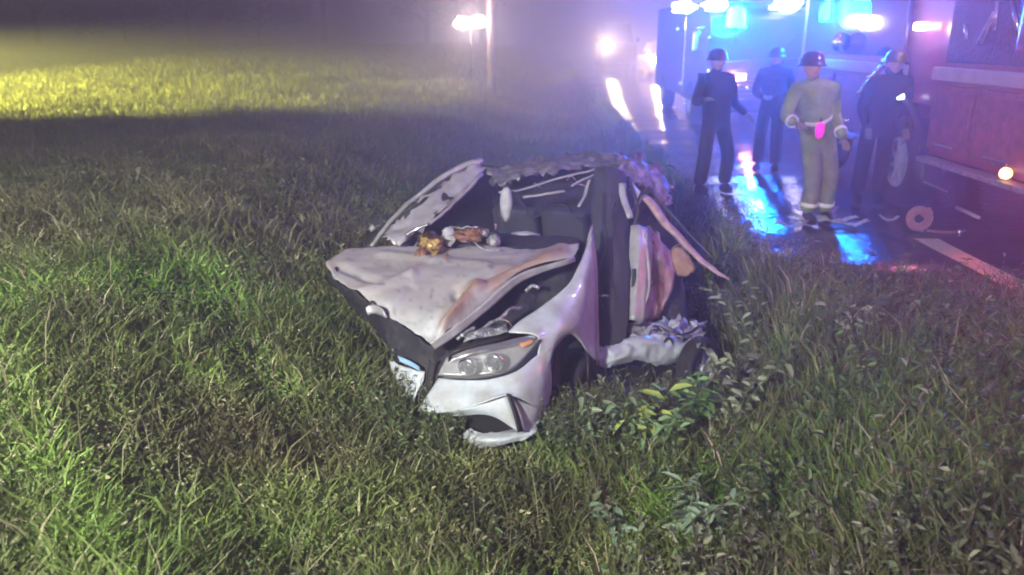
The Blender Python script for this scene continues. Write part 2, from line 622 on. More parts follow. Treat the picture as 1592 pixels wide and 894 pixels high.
# torn right edge under the hood on the far side
patch('crushed_fender', [
    [(512, 412, 5.85), (530, 442, 5.65), (565, 465, 5.42), (600, 492, 5.22)],
    [(512, 432, 5.9), (536, 456, 5.7), (570, 480, 5.48), (604, 505, 5.28)],
    [(528, 452, 6.0), (550, 478, 5.8), (585, 505, 5.6), (612, 530, 5.4)],
    [(545, 500, 6.1), (570, 520, 5.9), (595, 545, 5.7), (618, 565, 5.5)],
], M_char, car, n=5, crum=0.05, seed=2, ragged=0.05)
patch('torn_strip', [
    [(566, 476, 5.2), (582, 471, 5.18), (598, 482, 5.1)],
    [(572, 488, 5.2), (586, 485, 5.18), (600, 492, 5.1)],
], M_torn, car, n=4, crum=0.02, seed=3, ragged=0.02)
# dark mouth where the kidney grille was
patch('radiator_opening', [
    [(590, 488, 5.3), (630, 510, 5.15), (668, 535, 5.0), (700, 522, 5.05), (740, 500, 5.2)],
    [(598, 520, 5.3), (635, 538, 5.15), (668, 556, 5.02), (695, 550, 5.05), (735, 530, 5.15)],
    [(608, 548, 5.25), (635, 565, 5.1), (664, 585, 5.0), (690, 575, 5.0), (720, 550, 5.1)],
    [(622, 590, 5.25), (640, 605, 5.1), (655, 625, 5.0), (690, 610, 4.95), (720, 590, 5.0)],
], M_char, car, n=5, crum=0.03, seed=4)
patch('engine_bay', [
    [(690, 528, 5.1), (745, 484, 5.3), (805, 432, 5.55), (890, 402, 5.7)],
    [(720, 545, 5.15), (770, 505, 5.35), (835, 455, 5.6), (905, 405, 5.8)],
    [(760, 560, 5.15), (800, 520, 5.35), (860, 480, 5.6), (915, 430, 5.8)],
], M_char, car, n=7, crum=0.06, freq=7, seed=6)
for k, (a, b_) in enumerate([((712, 528, 4.98), (735, 505, 5.05)), ((735, 520, 5.0), (790, 498, 5.15)), ((815, 455, 5.4), (838, 447, 5.4)), ((775, 500, 5.1), (812, 478, 5.25))]):
    ptube('engine_pipe', [a, tuple((np.array(a) + np.array(b_)) / 2 + np.array((0, -6, 0))), b_], 0.014, M_alum, car, wob=0.03, seed=k)
patch('slam_panel', [
    [(725, 520, 5.0), (755, 511, 5.05), (785, 507, 5.1)],
    [(720, 533, 4.97), (752, 527, 5.02), (788, 518, 5.07)],
], M_alum, car, n=4, crum=0.03, freq=12, seed=8)
patch('slam_panel_brace', [
    [(700, 545, 4.93), (740, 532, 4.95), (790, 520, 5.02)],
    [(700, 551, 4.9), (740, 538, 4.93), (792, 525, 5.0)],
], M_trim, car, n=3, crum=0.01, seed=9)

# front fender (the car's left)
patch('front_fender', [
    [(790, 517, 4.95), (808, 500, 5.03), (846, 474, 5.2), (882, 444, 5.4), (900, 412, 5.58), (919, 368, 5.85)],
    [(826, 520, 4.92), (838, 508, 5.0), (862, 488, 5.14), (890, 464, 5.34), (908, 438, 5.5), (922, 405, 5.75)],
    [(838, 529, 4.92), (850, 523, 4.98), (870, 508, 5.08), (894, 500, 5.24), (911, 488, 5.45), (924, 460, 5.7)],
    [(836, 548, 4.9), (853, 541, 4.96), (868, 524, 5.05), (889, 517, 5.2), (909, 528, 5.4), (924, 515, 5.68)],
    [(833, 570, 4.88), (852, 566, 4.94), (862, 541, 5.04), (887, 519, 5.24), (913, 546, 5.42), (925, 565, 5.66)],
], M_white, car, n=7, thick=0.01, crum=0.004, freq=2.5, seed=10)
patch('fender_flange', [
    [(916, 362, 5.85), (921, 400, 5.78), (923, 460, 5.72), (924, 520, 5.69), (926, 568, 5.66)],
    [(921, 366, 5.93), (927, 402, 5.86), (929, 462, 5.8), (930, 520, 5.76), (931, 566, 5.73)],
], M_torn, car, n=4, crum=0.01, seed=11)
patch('wheel_arch_liner', [
    [(860, 600, 5.0), (864, 545, 5.08), (887, 520, 5.27), (911, 545, 5.44), (914, 590, 5.46)],
    [(870, 604, 5.3), (874, 552, 5.38), (897, 528, 5.52), (917, 552, 5.62), (920, 596, 5.64)],
], M_char, car, n=5, crum=0.004, seed=12)


def wheel_parts(parent, c, axis_dir, r=0.32, w=0.22, rimr=0.215, rimmat=M_rim, n_sp=5, steer=None):
    """tyre and rim; c world point relative to parent, axis_dir outward"""
    q = Vector(axis_dir).normalized().to_track_quat('Z', 'Y').to_matrix()
    prof = [(rimr, -w / 2), (r * 0.93, -w / 2), (r, -w / 3), (r * 1.005, 0), (r, w / 3), (r * 0.93, w / 2), (rimr * 1.05, w / 2 + 0.004), (rimr, w / 2 - 0.02)]
    ty = lathe('tyre', prof, M_rub, parent, 40, c=c, rotm=q)
    bm = bmesh.new()
    # barrel, hub, spokes
    seg = 32
    rings = [(rimr, w / 2 - 0.01), (rimr * 0.93, w / 2 - 0.015), (rimr * 0.9, w / 2 - 0.05), (rimr * 0.88, -w / 2)]
    prev = None
    for (rr_, hh) in rings:
        cur = [bm.verts.new((rr_ * math.cos(2 * math.pi * k / seg), rr_ * math.sin(2 * math.pi * k / seg), hh)) for k in range(seg)]
        if prev:
            for k in range(seg):
                bm.faces.new((prev[k], prev[(k + 1) % seg], cur[(k + 1) % seg], cur[k]))
        prev = cur
    for k in range(n_sp):
        a = 2 * math.pi * k / n_sp + 0.3
        rm = Matrix.Rotation(a, 3, 'Z')
        box_bm(bm, rm @ Vector((rimr * 0.5, 0, w / 2 - 0.035)), (rimr * 0.9, rimr * 0.17, 0.02), rm)
    bmesh.ops.create_cone(bm, cap_ends=True, segments=16, radius1=rimr * 0.24, radius2=rimr * 0.2, depth=0.04, matrix=Matrix.Translation((0, 0, w / 2 - 0.03)))
    bmesh.ops.create_cone(bm, cap_ends=True, segments=24, radius1=rimr * 0.7, radius2=rimr * 0.7, depth=0.015, matrix=Matrix.Translation((0, 0, w / 2 - 0.075)))
    bmesh.ops.transform(bm, matrix=q.to_4x4(), verts=bm.verts)
    bmesh.ops.translate(bm, vec=Vector(c), verts=bm.verts)
    me = bpy.data.meshes.new('rim')
    bm.to_mesh(me); bm.free()
    link('rim', me, rimmat, parent)


def sub(name, parent):
    o = bpy.data.objects.new(name, None)
    COL.objects.link(o)
    o.parent = parent
    o.empty_display_size = 0.1
    return o


cl = Vector(car.location)
wf = sub('front_wheel', car)
wheel_parts(wf, Vector(P(889, 612, 5.62)) - cl, (0.93, -0.42, -0.03), r=0.3, rimmat=M_trim)
wr = sub('rear_wheel', car)
wheel_parts(wr, Vector(P(1086, 572, 6.1)) - cl, (0.74, -0.66, 0.05), r=0.25, w=0.13, rimr=0.175)

# headlight: housing, projectors, amber corner, clear cover
patch('headlight', [
    [(695, 557, 4.93), (735, 544, 4.9), (785, 533, 4.92), (830, 522, 4.97)],
    [(688, 570, 4.9), (735, 562, 4.86), (785, 550, 4.86), (838, 526, 4.96)],
    [(682, 583, 4.86), (745, 583, 4.81), (795, 572, 4.82), (836, 531, 4.95)],
], M_lampin, car, n=7, thick=0.008, crum=0.004, freq=9, seed=14)
hl = [o for o in COL.objects if o.name == 'headlight'][0]
for (qx, qy, qd, rr_) in ((727, 571, 4.76, 0.042), (768, 564, 4.75, 0.042)):
    c0 = Vector(P(qx, qy, qd))
    axis = (Vector((-0.42, -0.9, -0.1))).normalized()
    q = axis.to_track_quat('Z', 'Y').to_matrix()
    o = lathe('projector_ring', [(rr_ * 1.45, -0.02), (rr_ * 1.5, 0.012), (rr_ * 1.25, 0.02), (rr_ * 1.1, 0.0)], M_chrome, None, 24, c=c0, rotm=q)
    o.parent = hl; o.matrix_parent_inverse = hl.matrix_parent_inverse.copy(); o.matrix_parent_inverse = Matrix.Identity(4)
    o2 = lathe('projector_lens', [(rr_ * 1.1, 0.0), (rr_ * 0.9, 0.012), (rr_ * 0.5, 0.022), (0.001, 0.026)], M_pupil, None, 24, c=c0, rotm=q)
    for oo in (o, o2):
        oo.parent = hl
        oo.matrix_parent_inverse = Matrix.Identity(4)


def sub_patch(name, parent, *a, **k):
    o = patch(name, a[0], a[1], None, **k)
    o.parent = parent
    o.matrix_parent_inverse = (car.matrix_basis @ parent.matrix_parent_inverse @ parent.matrix_basis).inverted()
    return o


for o in list(COL.objects):
    if o.parent is hl:
        o.matrix_parent_inverse = (car.matrix_basis @ hl.matrix_parent_inverse @ hl.matrix_basis).inverted()
sub_patch('brow', hl, [
    [(697, 555, 4.86), (735, 542, 4.84), (785, 531, 4.87), (832, 520, 4.94)],
    [(697, 562, 4.82), (735, 550, 4.8), (785, 539, 4.82), (832, 526, 4.9)],
], M_chrome, n=5, thick=0.01, crum=0.002, seed=15)
sub_patch('turn_signal', hl, [
    [(808, 534, 4.87), (828, 528, 4.9)],
    [(812, 541, 4.86), (829, 533, 4.9)],
], M_amber, n=4, thick=0.01, crum=0.001, seed=16)
sub_patch('lamp_cover', hl, [
    [(693, 556, 4.88), (735, 542, 4.8), (785, 531, 4.82), (833, 519, 4.93)],
    [(686, 570, 4.84), (735, 561, 4.7), (785, 550, 4.72), (841, 525, 4.92)],
    [(680, 585, 4.81), (745, 586, 4.72), (797, 574, 4.74), (838, 531, 4.91)],
], M_lens, n=7, thick=0.003, crum=0.0, seed=17)
sub_patch('lamp_seal', hl, [
    [(681, 584, 4.8), (745, 585, 4.74), (797, 573, 4.76), (822, 552, 4.85), (839, 527, 4.91)],
    [(681, 588, 4.8), (745, 589, 4.74), (800, 577, 4.76), (826, 555, 4.85), (842, 528, 4.91)],
], M_trim, n=6, thick=0.008, crum=0.0, seed=18)

# bumper
patch('front_bumper', [
    [(682, 588, 4.82), (720, 591, 4.75), (762, 590, 4.72), (802, 578, 4.74), (830, 556, 4.86), (853, 541, 4.95)],
    [(672, 604, 4.8), (712, 606, 4.72), (758, 606, 4.68), (803, 597, 4.69), (836, 582, 4.82), (856, 572, 4.96)],
    [(660, 622, 4.8), (703, 621, 4.7), (750, 618, 4.64), (800, 608, 4.66), (836, 604, 4.8), (857, 602, 4.98)],
    [(649, 640, 4.82), (695, 641, 4.72), (737, 631, 4.62), (789, 615, 4.62), (832, 632, 4.78), (850, 634, 4.97)],
], M_white, car, n=8, thick=0.01, crum=0.004, freq=2.5, seed=20)
patch('intake_surround', [
    [(697, 640, 4.72), (737, 632, 4.62), (789, 616, 4.60)],
    [(705, 643, 4.74), (752, 638, 4.62), (797, 642, 4.60)],
    [(704, 646, 4.76), (762, 645, 4.64), (806, 671, 4.62)],
], M_white, car, n=6, thick=0.012, crum=0.001, seed=21)
patch('bumper_corner', [
    [(793, 617, 4.64), (832, 632, 4.78), (850, 634, 4.97)],
    [(802, 645, 4.65), (828, 652, 4.77), (846, 650, 4.96)],
    [(812, 673, 4.66), (824, 670, 4.76), (838, 664, 4.94)],
], M_white, car, n=6, thick=0.01, crum=0.003, seed=22)
patch('bumper_blade', [
    [(788, 612, 4.58), (798, 640, 4.57), (806, 672, 4.58)],
    [(793, 613, 4.62), (804, 640, 4.61), (813, 671, 4.62)],
], M_trim, car, n=5, thick=0.012, crum=0.0, seed=23)
patch('air_intake', [
    [(692, 636, 4.86), (750, 632, 4.8), (806, 638, 4.8)],
    [(700, 668, 4.88), (750, 668, 4.82), (822, 668, 4.82)],
    [(712, 692, 4.86), (760, 692, 4.78), (826, 682, 4.80)],
], mat('deep_black_mesh', (0.006, 0.006, 0.007), 0.9), car, n=5, crum=0.006, seed=24)
patch('front_lip', [
    [(712, 664, 4.84), (765, 673, 4.70), (838, 656, 4.84)],
    [(720, 681, 4.74), (768, 684, 4.62), (832, 671, 4.72)],
    [(740, 697, 4.74), (778, 693, 4.66), (820, 681, 4.70)],
], M_white, car, n=8, thick=0.006, crum=0.012, freq=10, seed=25, ragged=0.02)
# broken off right half of the bumper
patch('broken_bumper_half', [
    [(605, 558, 5.12), (628, 570, 5.05), (662, 578, 4.97)],
    [(612, 580, 5.08), (632, 590, 5.02), (656, 597, 4.95)],
    [(622, 602, 5.06), (632, 612, 5.02), (646, 616, 4.95)],
    [(632, 625, 5.05), (637, 628, 5.02), (643, 630, 4.97)],
], M_white, car, n=6, thick=0.012, crum=0.012, seed=26, ragged=0.01)
patch('grille_fragment', [
    [(618, 553, 5.02), (636, 560, 4.99), (652, 570, 4.96)],
    [(622, 562, 5.0), (638, 569, 4.97), (653, 577, 4.94)],
], M_blueplas, car, n=4, thick=0.01, crum=0.004, seed=27)
ptube('bumper_crack_edge', [(668, 560, 4.9), (664, 590, 4.88), (652, 612, 4.86), (645, 640, 4.86)], 0.007, M_trim, car, wob=0.02)

# windscreen frame, left of picture: roof rail and torn pillar
ptube('roof_rail', [(578, 384, 6.25), (600, 357, 6.35), (632, 318, 6.5), (676, 284, 6.65), (712, 262, 6.8), (748, 251, 6.95)],
      [0.016, 0.02, 0.022, 0.024, 0.03, 0.035], M_torn, car, wob=0.02)
patch('windscreen_pillar', [
    [(596, 372, 6.2), (612, 348, 6.3), (640, 322, 6.42), (684, 292, 6.6), (712, 272, 6.75), (744, 254, 6.9)],
    [(612, 380, 6.15), (630, 352, 6.28), (655, 330, 6.38), (690, 305, 6.55), (722, 282, 6.7), (752, 262, 6.9)],
    [(625, 381, 6.12), (638, 366, 6.22), (668, 345, 6.34), (700, 318, 6.5), (728, 290, 6.68), (753, 268, 6.88)],
], M_torn, car, n=5, thick=0.008, crum=0.025, freq=10, seed=30, ragged=0.05)
patch('shattered_windscreen', [
    [(632, 330, 6.36), (660, 305, 6.5), (690, 288, 6.62)],
    [(636, 352, 6.3), (668, 318, 6.46), (694, 300, 6.58)],
    [(644, 372, 6.24), (676, 338, 6.38), (704, 312, 6.52)],
], M_char, car, n=5, thick=0.008, crum=0.02, seed=31, ragged=0.05)
ptube('wiper_arm', [(630, 366, 6.1), (648, 356, 6.1), (668, 348, 6.08)], 0.012, M_chrome, car)
ptube('dash_rail', [(668, 348, 6.15), (690, 330, 6.3), (722, 300, 6.55), (748, 270, 6.8)], [0.012, 0.014, 0.016, 0.02], M_torn, car, wob=0.02)

# dark cabin
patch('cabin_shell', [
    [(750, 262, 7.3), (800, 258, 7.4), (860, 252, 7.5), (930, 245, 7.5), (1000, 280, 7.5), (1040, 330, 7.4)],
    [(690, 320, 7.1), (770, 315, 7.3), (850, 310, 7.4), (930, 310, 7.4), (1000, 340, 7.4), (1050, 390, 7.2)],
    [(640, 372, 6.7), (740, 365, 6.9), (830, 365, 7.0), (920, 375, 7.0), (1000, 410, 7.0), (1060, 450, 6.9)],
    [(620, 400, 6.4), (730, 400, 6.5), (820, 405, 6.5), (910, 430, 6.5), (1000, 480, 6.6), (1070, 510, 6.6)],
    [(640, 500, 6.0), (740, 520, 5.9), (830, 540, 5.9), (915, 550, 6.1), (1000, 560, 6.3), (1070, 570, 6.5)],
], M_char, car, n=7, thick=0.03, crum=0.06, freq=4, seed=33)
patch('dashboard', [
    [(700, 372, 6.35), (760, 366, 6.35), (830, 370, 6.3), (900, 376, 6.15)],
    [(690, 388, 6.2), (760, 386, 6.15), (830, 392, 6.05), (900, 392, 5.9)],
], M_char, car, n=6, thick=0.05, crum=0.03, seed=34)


def blob(name, c, s, m, parent=None, world_root=None, crum=0.15, sub_=3, rotm=None, freq=3.0, seed=0):
    bm = bmesh.new()
    bmesh.ops.create_icosphere(bm, subdivisions=sub_, radius=1.0)
    for v in bm.verts:
        k = 1 + crum * noise.noise(v.co * freq + Vector((seed, seed * 2, 0))) + crum * 0.5 * noise.noise(v.co * freq * 2.5 + Vector((seed, 0, 0)))
        q = Vector((v.co.x * s[0], v.co.y * s[1], v.co.z * s[2])) * k
        if rotm is not None: q = rotm @ q
        v.co = q + Vector(c)
    me = bpy.data.meshes.new(name)
    bm.to_mesh(me); bm.free()
    for p in me.polygons: p.use_smooth = True
    return link(name, me, m, parent, world=parent is not None and world_root is None)


blob('headrest', P(787, 318, 6.75), (0.055, 0.05, 0.16), M_airbag, car, crum=0.12, seed=2)
for sx_, sy_, sd_ in ((805, 362, 6.9), (880, 366, 6.8)):
    so_ = box('seat', (0, 0, 0), (0.42, 0.12, 0.5), M_seat, car, 0.05, rotm=Euler((R(14), 0, R(-24))).to_matrix(), seg=3)
    so_.location = Vector(P(sx_, sy_, sd_)) - cl
blob('airbag', P(816, 367, 6.45), (0.12, 0.08, 0.035), M_airbag, car, crum=0.3, seed=5)
# engine parts thrown over the base of the windscreen
blob('engine_cover_fragment', P(672, 382, 5.95), (0.09, 0.08, 0.09), M_brass, car, crum=0.8, freq=4, seed=6)
blob('turbo_housing', P(656, 398, 5.88), (0.05, 0.05, 0.06), M_rust, car, crum=0.7, freq=5, seed=7)
blob('fluid_tank', P(698, 368, 6.05), (0.055, 0.05, 0.075), M_airbag, car, crum=0.25, seed=8)
blob('manifold', P(732, 366, 6.05), (0.12, 0.06, 0.05), M_rust, car, crum=0.8, freq=4, seed=9)
blob('alternator', P(768, 375, 5.95), (0.05, 0.045, 0.055), M_alum, car, crum=0.5, freq=4, seed=10)
blob('pulley', P(754, 362, 6.02), (0.035, 0.03, 0.03), M_alum, car, crum=0.5, freq=4, seed=11)
for k, pp in enumerate([[(640, 385, 5.95), (655, 370, 6.0), (672, 362, 6.0)], [(648, 410, 5.8), (650, 430, 5.7), (648, 444, 5.62)], [(700, 355, 6.1), (725, 350, 6.12), (750, 356, 6.1)],
                        [(665, 400, 5.8), (690, 408, 5.76), (700, 396, 5.8)], [(735, 378, 5.95), (752, 384, 5.9), (772, 386, 5.88)]]):
    ptube('wiring', pp, 0.007, M_rust if k % 2 else M_alum, car, wob=0.05, seed=k)

# roof remains: peeled strips
patch('peeled_roof', [
    [(752, 262, 6.95), (800, 256, 7.0), (850, 246, 7.05), (905, 240, 7.1), (958, 240, 7.1)],
    [(760, 278, 6.85), (800, 268, 6.88), (850, 256, 6.9), (905, 252, 6.95), (960, 254, 6.95)],
    [(775, 290, 6.8), (810, 276, 6.8), (855, 268, 6.82), (905, 262, 6.88), (965, 270, 6.85)],
], M_roof, car, n=8, thick=0.006, crum=0.028, freq=12, seed=40, ragged=0.07)
for k, (pp, r) in enumerate([([(775, 300, 6.75), (830, 288, 6.8), (900, 270, 6.85), (940, 262, 6.9)], 0.02),
                             ([(812, 306, 6.7), (850, 302, 6.7), (880, 298, 6.72)], 0.022),
                             ([(890, 290, 6.6), (905, 280, 6.65), (922, 272, 6.7)], 0.014),
                             ([(900, 320, 6.55), (912, 300, 6.6), (920, 280, 6.65)], 0.016)]):
    ptube('roof_bow', pp, r, M_torn, car, wob=0.03, seed=k, flat=0.5)
patch('roof_back_flap', [
    [(955, 246, 6.9), (985, 244, 7.1), (1015, 256, 7.25), (1040, 285, 7.3)],
    [(962, 262, 6.8), (990, 262, 6.95), (1018, 280, 7.05), (1042, 310, 7.1)],
    [(968, 280, 6.75), (992, 288, 6.85), (1015, 308, 6.95), (1035, 335, 7.0)],
], M_roof, car, n=7, thick=0.006, crum=0.03, freq=12, seed=41, ragged=0.08)
# dark door / trim hanging in the doorway
patch('hanging_door_trim', [
    [(925, 262, 6.6), (945, 258, 6.55), (965, 264, 6.6), (972, 280, 6.65)],
    [(920, 330, 6.45), (942, 328, 6.4), (962, 332, 6.42), (974, 340, 6.5)],
    [(918, 400, 6.25), (940, 400, 6.2), (962, 402, 6.22), (977, 405, 6.3)],
    [(922, 470, 6.1), (942, 470, 6.02), (962, 470, 6.05), (976, 470, 6.12)],
    [(926, 540, 5.95), (944, 540, 5.9), (962, 534, 5.95), (973, 525, 6.0)],
], M_seat, car, n=6, thick=0.03, crum=0.03, freq=5, seed=42)
ptube('windscreen_post', [(912, 395, 5.9), (917, 370, 5.95), (920, 350, 6.05)], [0.028, 0.018, 0.006], M_torn, car, wob=0.01)
ptube('door_hinge', [(915, 455, 5.82), (922, 462, 5.8), (930, 461, 5.82)], 0.012, M_chrome, car)
ptube('door_hinge', [(935, 461, 5.9), (940, 459, 5.9), (946, 461, 5.9)], 0.01, M_chrome, car)
# B pillar
patch('door_jamb', [
    [(980, 352, 6.4), (992, 350, 6.36), (1004, 354, 6.4), (1012, 360, 6.48)],
    [(979, 400, 6.3), (991, 398, 6.25), (1004, 402, 6.3), (1012, 408, 6.4)],
    [(977, 450, 6.2), (989, 448, 6.15), (1002, 452, 6.2), (1010, 456, 6.3)],
    [(972, 498, 6.1), (984, 498, 6.05), (998, 500, 6.1), (1006, 498, 6.2)],
], M_torn, car, n=6, thick=0.02, crum=0.012, freq=11, seed=43, lin=True)
ptube('latch_slot', [(986, 418, 6.2), (986, 432, 6.18), (985, 446, 6.16)], 0.018, M_trim, car, flat=0.5)
ptube('jamb_edge', [(1004, 364, 6.36), (1006, 400, 6.3), (1009, 440, 6.24), (1002, 480, 6.16)], 0.012, M_torn, car, wob=0.01)
patch('rear_side_panel', [
    [(1006, 352, 6.6), (1025, 372, 6.7), (1042, 392, 6.8)],
    [(1008, 400, 6.5), (1030, 404, 6.6), (1050, 420, 6.7)],
    [(1006, 450, 6.38), (1025, 452, 6.48), (1042, 456, 6.6)],
    [(1002, 497, 6.28), (1014, 497, 6.36), (1024, 494, 6.45)],
], M_torn_pink, car, n=6, thick=0.012, crum=0.02, freq=9, seed=44, lin=True)
ptube('pillar_stub', [(965, 285, 6.5), (972, 310, 6.45), (978, 340, 6.4)], [0.03, 0.035, 0.03], M_torn, car, wob=0.02, flat=0.5)
ptube('pillar_stub', [(980, 285, 6.5), (992, 300, 6.5), (990, 320, 6.48)], [0.03, 0.035, 0.02], M_torn, car, wob=0.02, flat=0.6)
ptube('seat_belt', [(978, 275, 6.48), (985, 300, 6.44), (992, 325, 6.42), (986, 350, 6.4)], 0.016, M_trim, car, flat=0.3)
ptube('seat_belt', [(1002, 290, 6.46), (990, 315, 6.44), (978, 338, 6.42)], 0.014, M_trim, car, flat=0.3)
# fallen roof rail
ptube('fallen_roof_rail', [(1000, 305, 6.55), (1022, 332, 6.5), (1050, 365, 6.45), (1085, 398, 6.4), (1112, 420, 6.35), (1135, 436, 6.3)],
      [0.045, 0.055, 0.05, 0.04, 0.03, 0.012], M_torn_pink, car, wob=0.02, flat=0.55)
ptube('rail_trim', [(1012, 300, 6.6), (1040, 330, 6.55), (1075, 368, 6.5), (1110, 404, 6.4)], 0.012, M_trim, car, wob=0.01)
patch('foam_block', [
    [(1045, 388, 6.55), (1058, 386, 6.5), (1070, 400, 6.5)],
    [(1048, 408, 6.5), (1062, 408, 6.45), (1078, 414, 6.45)],
    [(1055, 430, 6.5), (1066, 428, 6.45), (1076, 420, 6.45)],
], M_orange, car, n=5, thick=0.05, crum=0.02, seed=45, ragged=0.02)
# crumpled sill and rear quarter
patch('crumpled_sill', [
    [(928, 543, 5.85), (955, 532, 5.95), (990, 524, 6.05), (1025, 520, 6.2), (1060, 530, 6.4), (1088, 530, 6.55)],
    [(926, 556, 5.78), (955, 546, 5.86), (990, 540, 5.96), (1025, 538, 6.1), (1055, 545, 6.2), (1076, 541, 6.3)],
    [(930, 568, 5.78), (955, 560, 5.86), (992, 551, 5.96), (1020, 560, 6.1), (1048, 562, 6.25), (1072, 550, 6.4)],
    [(938, 574, 5.84), (958, 568, 5.92), (992, 560, 6.02), (1022, 568, 6.15), (1045, 566, 6.3), (1066, 558, 6.45)],
], M_white, car, n=9, thick=0.007, crum=0.022, freq=9, seed=50, ragged=0.02)
patch('rear_quarter', [
    [(975, 502, 6.2), (1000, 500, 6.35), (1035, 498, 6.5), (1065, 498, 6.6), (1092, 505, 6.7)],
    [(980, 516, 6.12), (1008, 514, 6.28), (1040, 514, 6.4), (1068, 515, 6.5), (1092, 520, 6.6)],
    [(990, 528, 6.1), (1012, 528, 6.22), (1042, 528, 6.35), (1068, 530, 6.45), (1088, 532, 6.5)],
], M_torn, car, n=9, thick=0.008, crum=0.045, freq=12, seed=51, ragged=0.05)
patch('floor_pan', [
    [(880, 560, 5.7), (960, 570, 6.1), (1040, 562, 6.5), (1120, 545, 7.0)],
    [(900, 600, 5.6), (970, 600, 6.0), (1050, 590, 6.4), (1120, 580, 6.9)],
], M_char, car, n=5, thick=0.03, crum=0.03, seed=52)
blob('broken_lamp', P(1048, 504, 6.3), (0.05, 0.05, 0.035), M_airbag, car, crum=0.3, seed=12)
for k, pp in enumerate([[(985, 508, 6.1), (1005, 502, 6.1), (1030, 510, 6.2)], [(1000, 520, 6.08), (1020, 505, 6.15), (1045, 515, 6.25)], [(1060, 520, 6.3), (1085, 508, 6.4), (1105, 512, 6.5)],
                        [(1050, 540, 6.25), (1075, 535, 6.3), (1100, 520, 6.4)], [(1020, 545, 6.1), (1040, 530, 6.15), (1052, 535, 6.2)]]):
    ptube('bent_bracket', pp, [0.012, 0.02, 0.012], M_torn if k % 2 else M_trim, car, wob=0.06, seed=k + 20, flat=0.5)
ptube('door_glass_sliver', [(575, 358, 6.5), (582, 352, 6.5)], [0.02, 0.03], M_torn, car, n=2)
for (qx, qy, qd) in ((953, 241, 6.95), (962, 243, 6.95), (1038, 305, 6.9), (1045, 290, 7.0)):
    blob('glass_shard', P(qx, qy, qd), (0.018, 0.012, 0.014), M_chrome, car, crum=0.6, sub_=1, seed=qx)

rs = random.Random(77)
for k in range(46):
    reg = rs.choice([(975, 1085, 498, 540, 6.25), (985, 1085, 500, 535, 6.2), (780, 955, 245, 290, 6.85), (965, 1045, 255, 330, 6.85), (640, 780, 355, 400, 6.0), (705, 800, 480, 530, 5.05), (1000, 1075, 340, 440, 6.5)])
    ax_, ay_ = rs.uniform(reg[0], reg[1]), rs.uniform(reg[2], reg[3])
    dd_ = reg[4] - 0.004 * (ay_ - (reg[2] + reg[3]) / 2)
    an_ = rs.uniform(0, 6.28); ln_ = rs.uniform(8, 26)
    ptube('bent_strip', [(ax_, ay_, dd_), (ax_ + math.cos(an_) * ln_ * 0.5, ay_ + math.sin(an_) * ln_ * 0.4 - 3, dd_ - 0.05), (ax_ + math.cos(an_) * ln_, ay_ + math.sin(an_) * ln_ * 0.7, dd_)],
          [0.004, rs.uniform(0.006, 0.018), 0.003], rs.choice([M_torn, M_torn, M_white, M_trim, M_torn_pink, M_rust]), car, sides=6, wob=0.04, seed=k + 60, flat=rs.uniform(0.2, 0.8))
for k, pp in enumerate([[(935, 300, 6.35), (940, 380, 6.15), (932, 450, 6.0), (944, 505, 5.9)], [(958, 320, 6.35), (950, 400, 6.12), (958, 470, 5.98)], [(800, 300, 6.7), (830, 335, 6.6), (870, 320, 6.6), (905, 345, 6.5)],
                        [(770, 300, 6.75), (772, 345, 6.6), (760, 370, 6.4)]]):
    ptube('hanging_cable', pp, 0.006, M_trim, car, sides=6, wob=0.05, seed=k + 200)

# inner bulk so the wreck is solid from the side
patch('far_side_body', [
    [(540, 395, 6.2), (620, 384, 6.4), (720, 340, 7.2), (760, 275, 7.4)],
    [(545, 430, 6.3), (630, 420, 6.6), (740, 390, 7.5), (800, 340, 7.9)],
    [(560, 480, 6.2), (640, 470, 6.6), (760, 440, 7.4), (830, 410, 7.9)],
], M_char, car, n=5, thick=0.03, crum=0.05, seed=53)

# ------------------------------------------------------------------ grass
FOOT = np.array([G(*p)[:2] for p in ((0, 0),)])  # placeholder
foot_px = [(600, 480, 6.0), (680, 600, 5.2), (790, 660, 4.95), (860, 620, 5.35), (990, 565, 6.3), (1075, 545, 6.9), (1000, 380, 7.7), (700, 380, 7.4)]
foot = np.array([P(*p)[:2] for p in foot_px])


def in_poly(x, y, poly):
    ins = np.zeros(len(x), bool)
    n = len(poly)
    j = n - 1
    for i in range(n):
        xi, yi = poly[i]; xj, yj = poly[j]
        c = ((yi > y) != (yj > y)) & (x < (xj - xi) * (y - yi) / (yj - yi + 1e-12) + xi)
        ins ^= c
        j = i
    return ins


def sample(n, y0, y1, power, margin=1.5, xmin=-1e9, xmax=1e9):
    """points in front of the camera, denser near it"""
    u = rng.random(n)
    if power == 1:
        y = y0 * (y1 / y0) ** u
    else:
        e = 1 - power
        y = (y0 ** e + u * (y1 ** e - y0 ** e)) ** (1 / e)
    wl = 0.80 * y + margin
    wr_ = 0.70 * y + margin
    x = -wl + rng.random(n) * (wl + wr_)
    x = x - y * math.tan(YAW) * 0.3
    k = (x > xmin) & (x < xmax)
    return x[k], y[k]


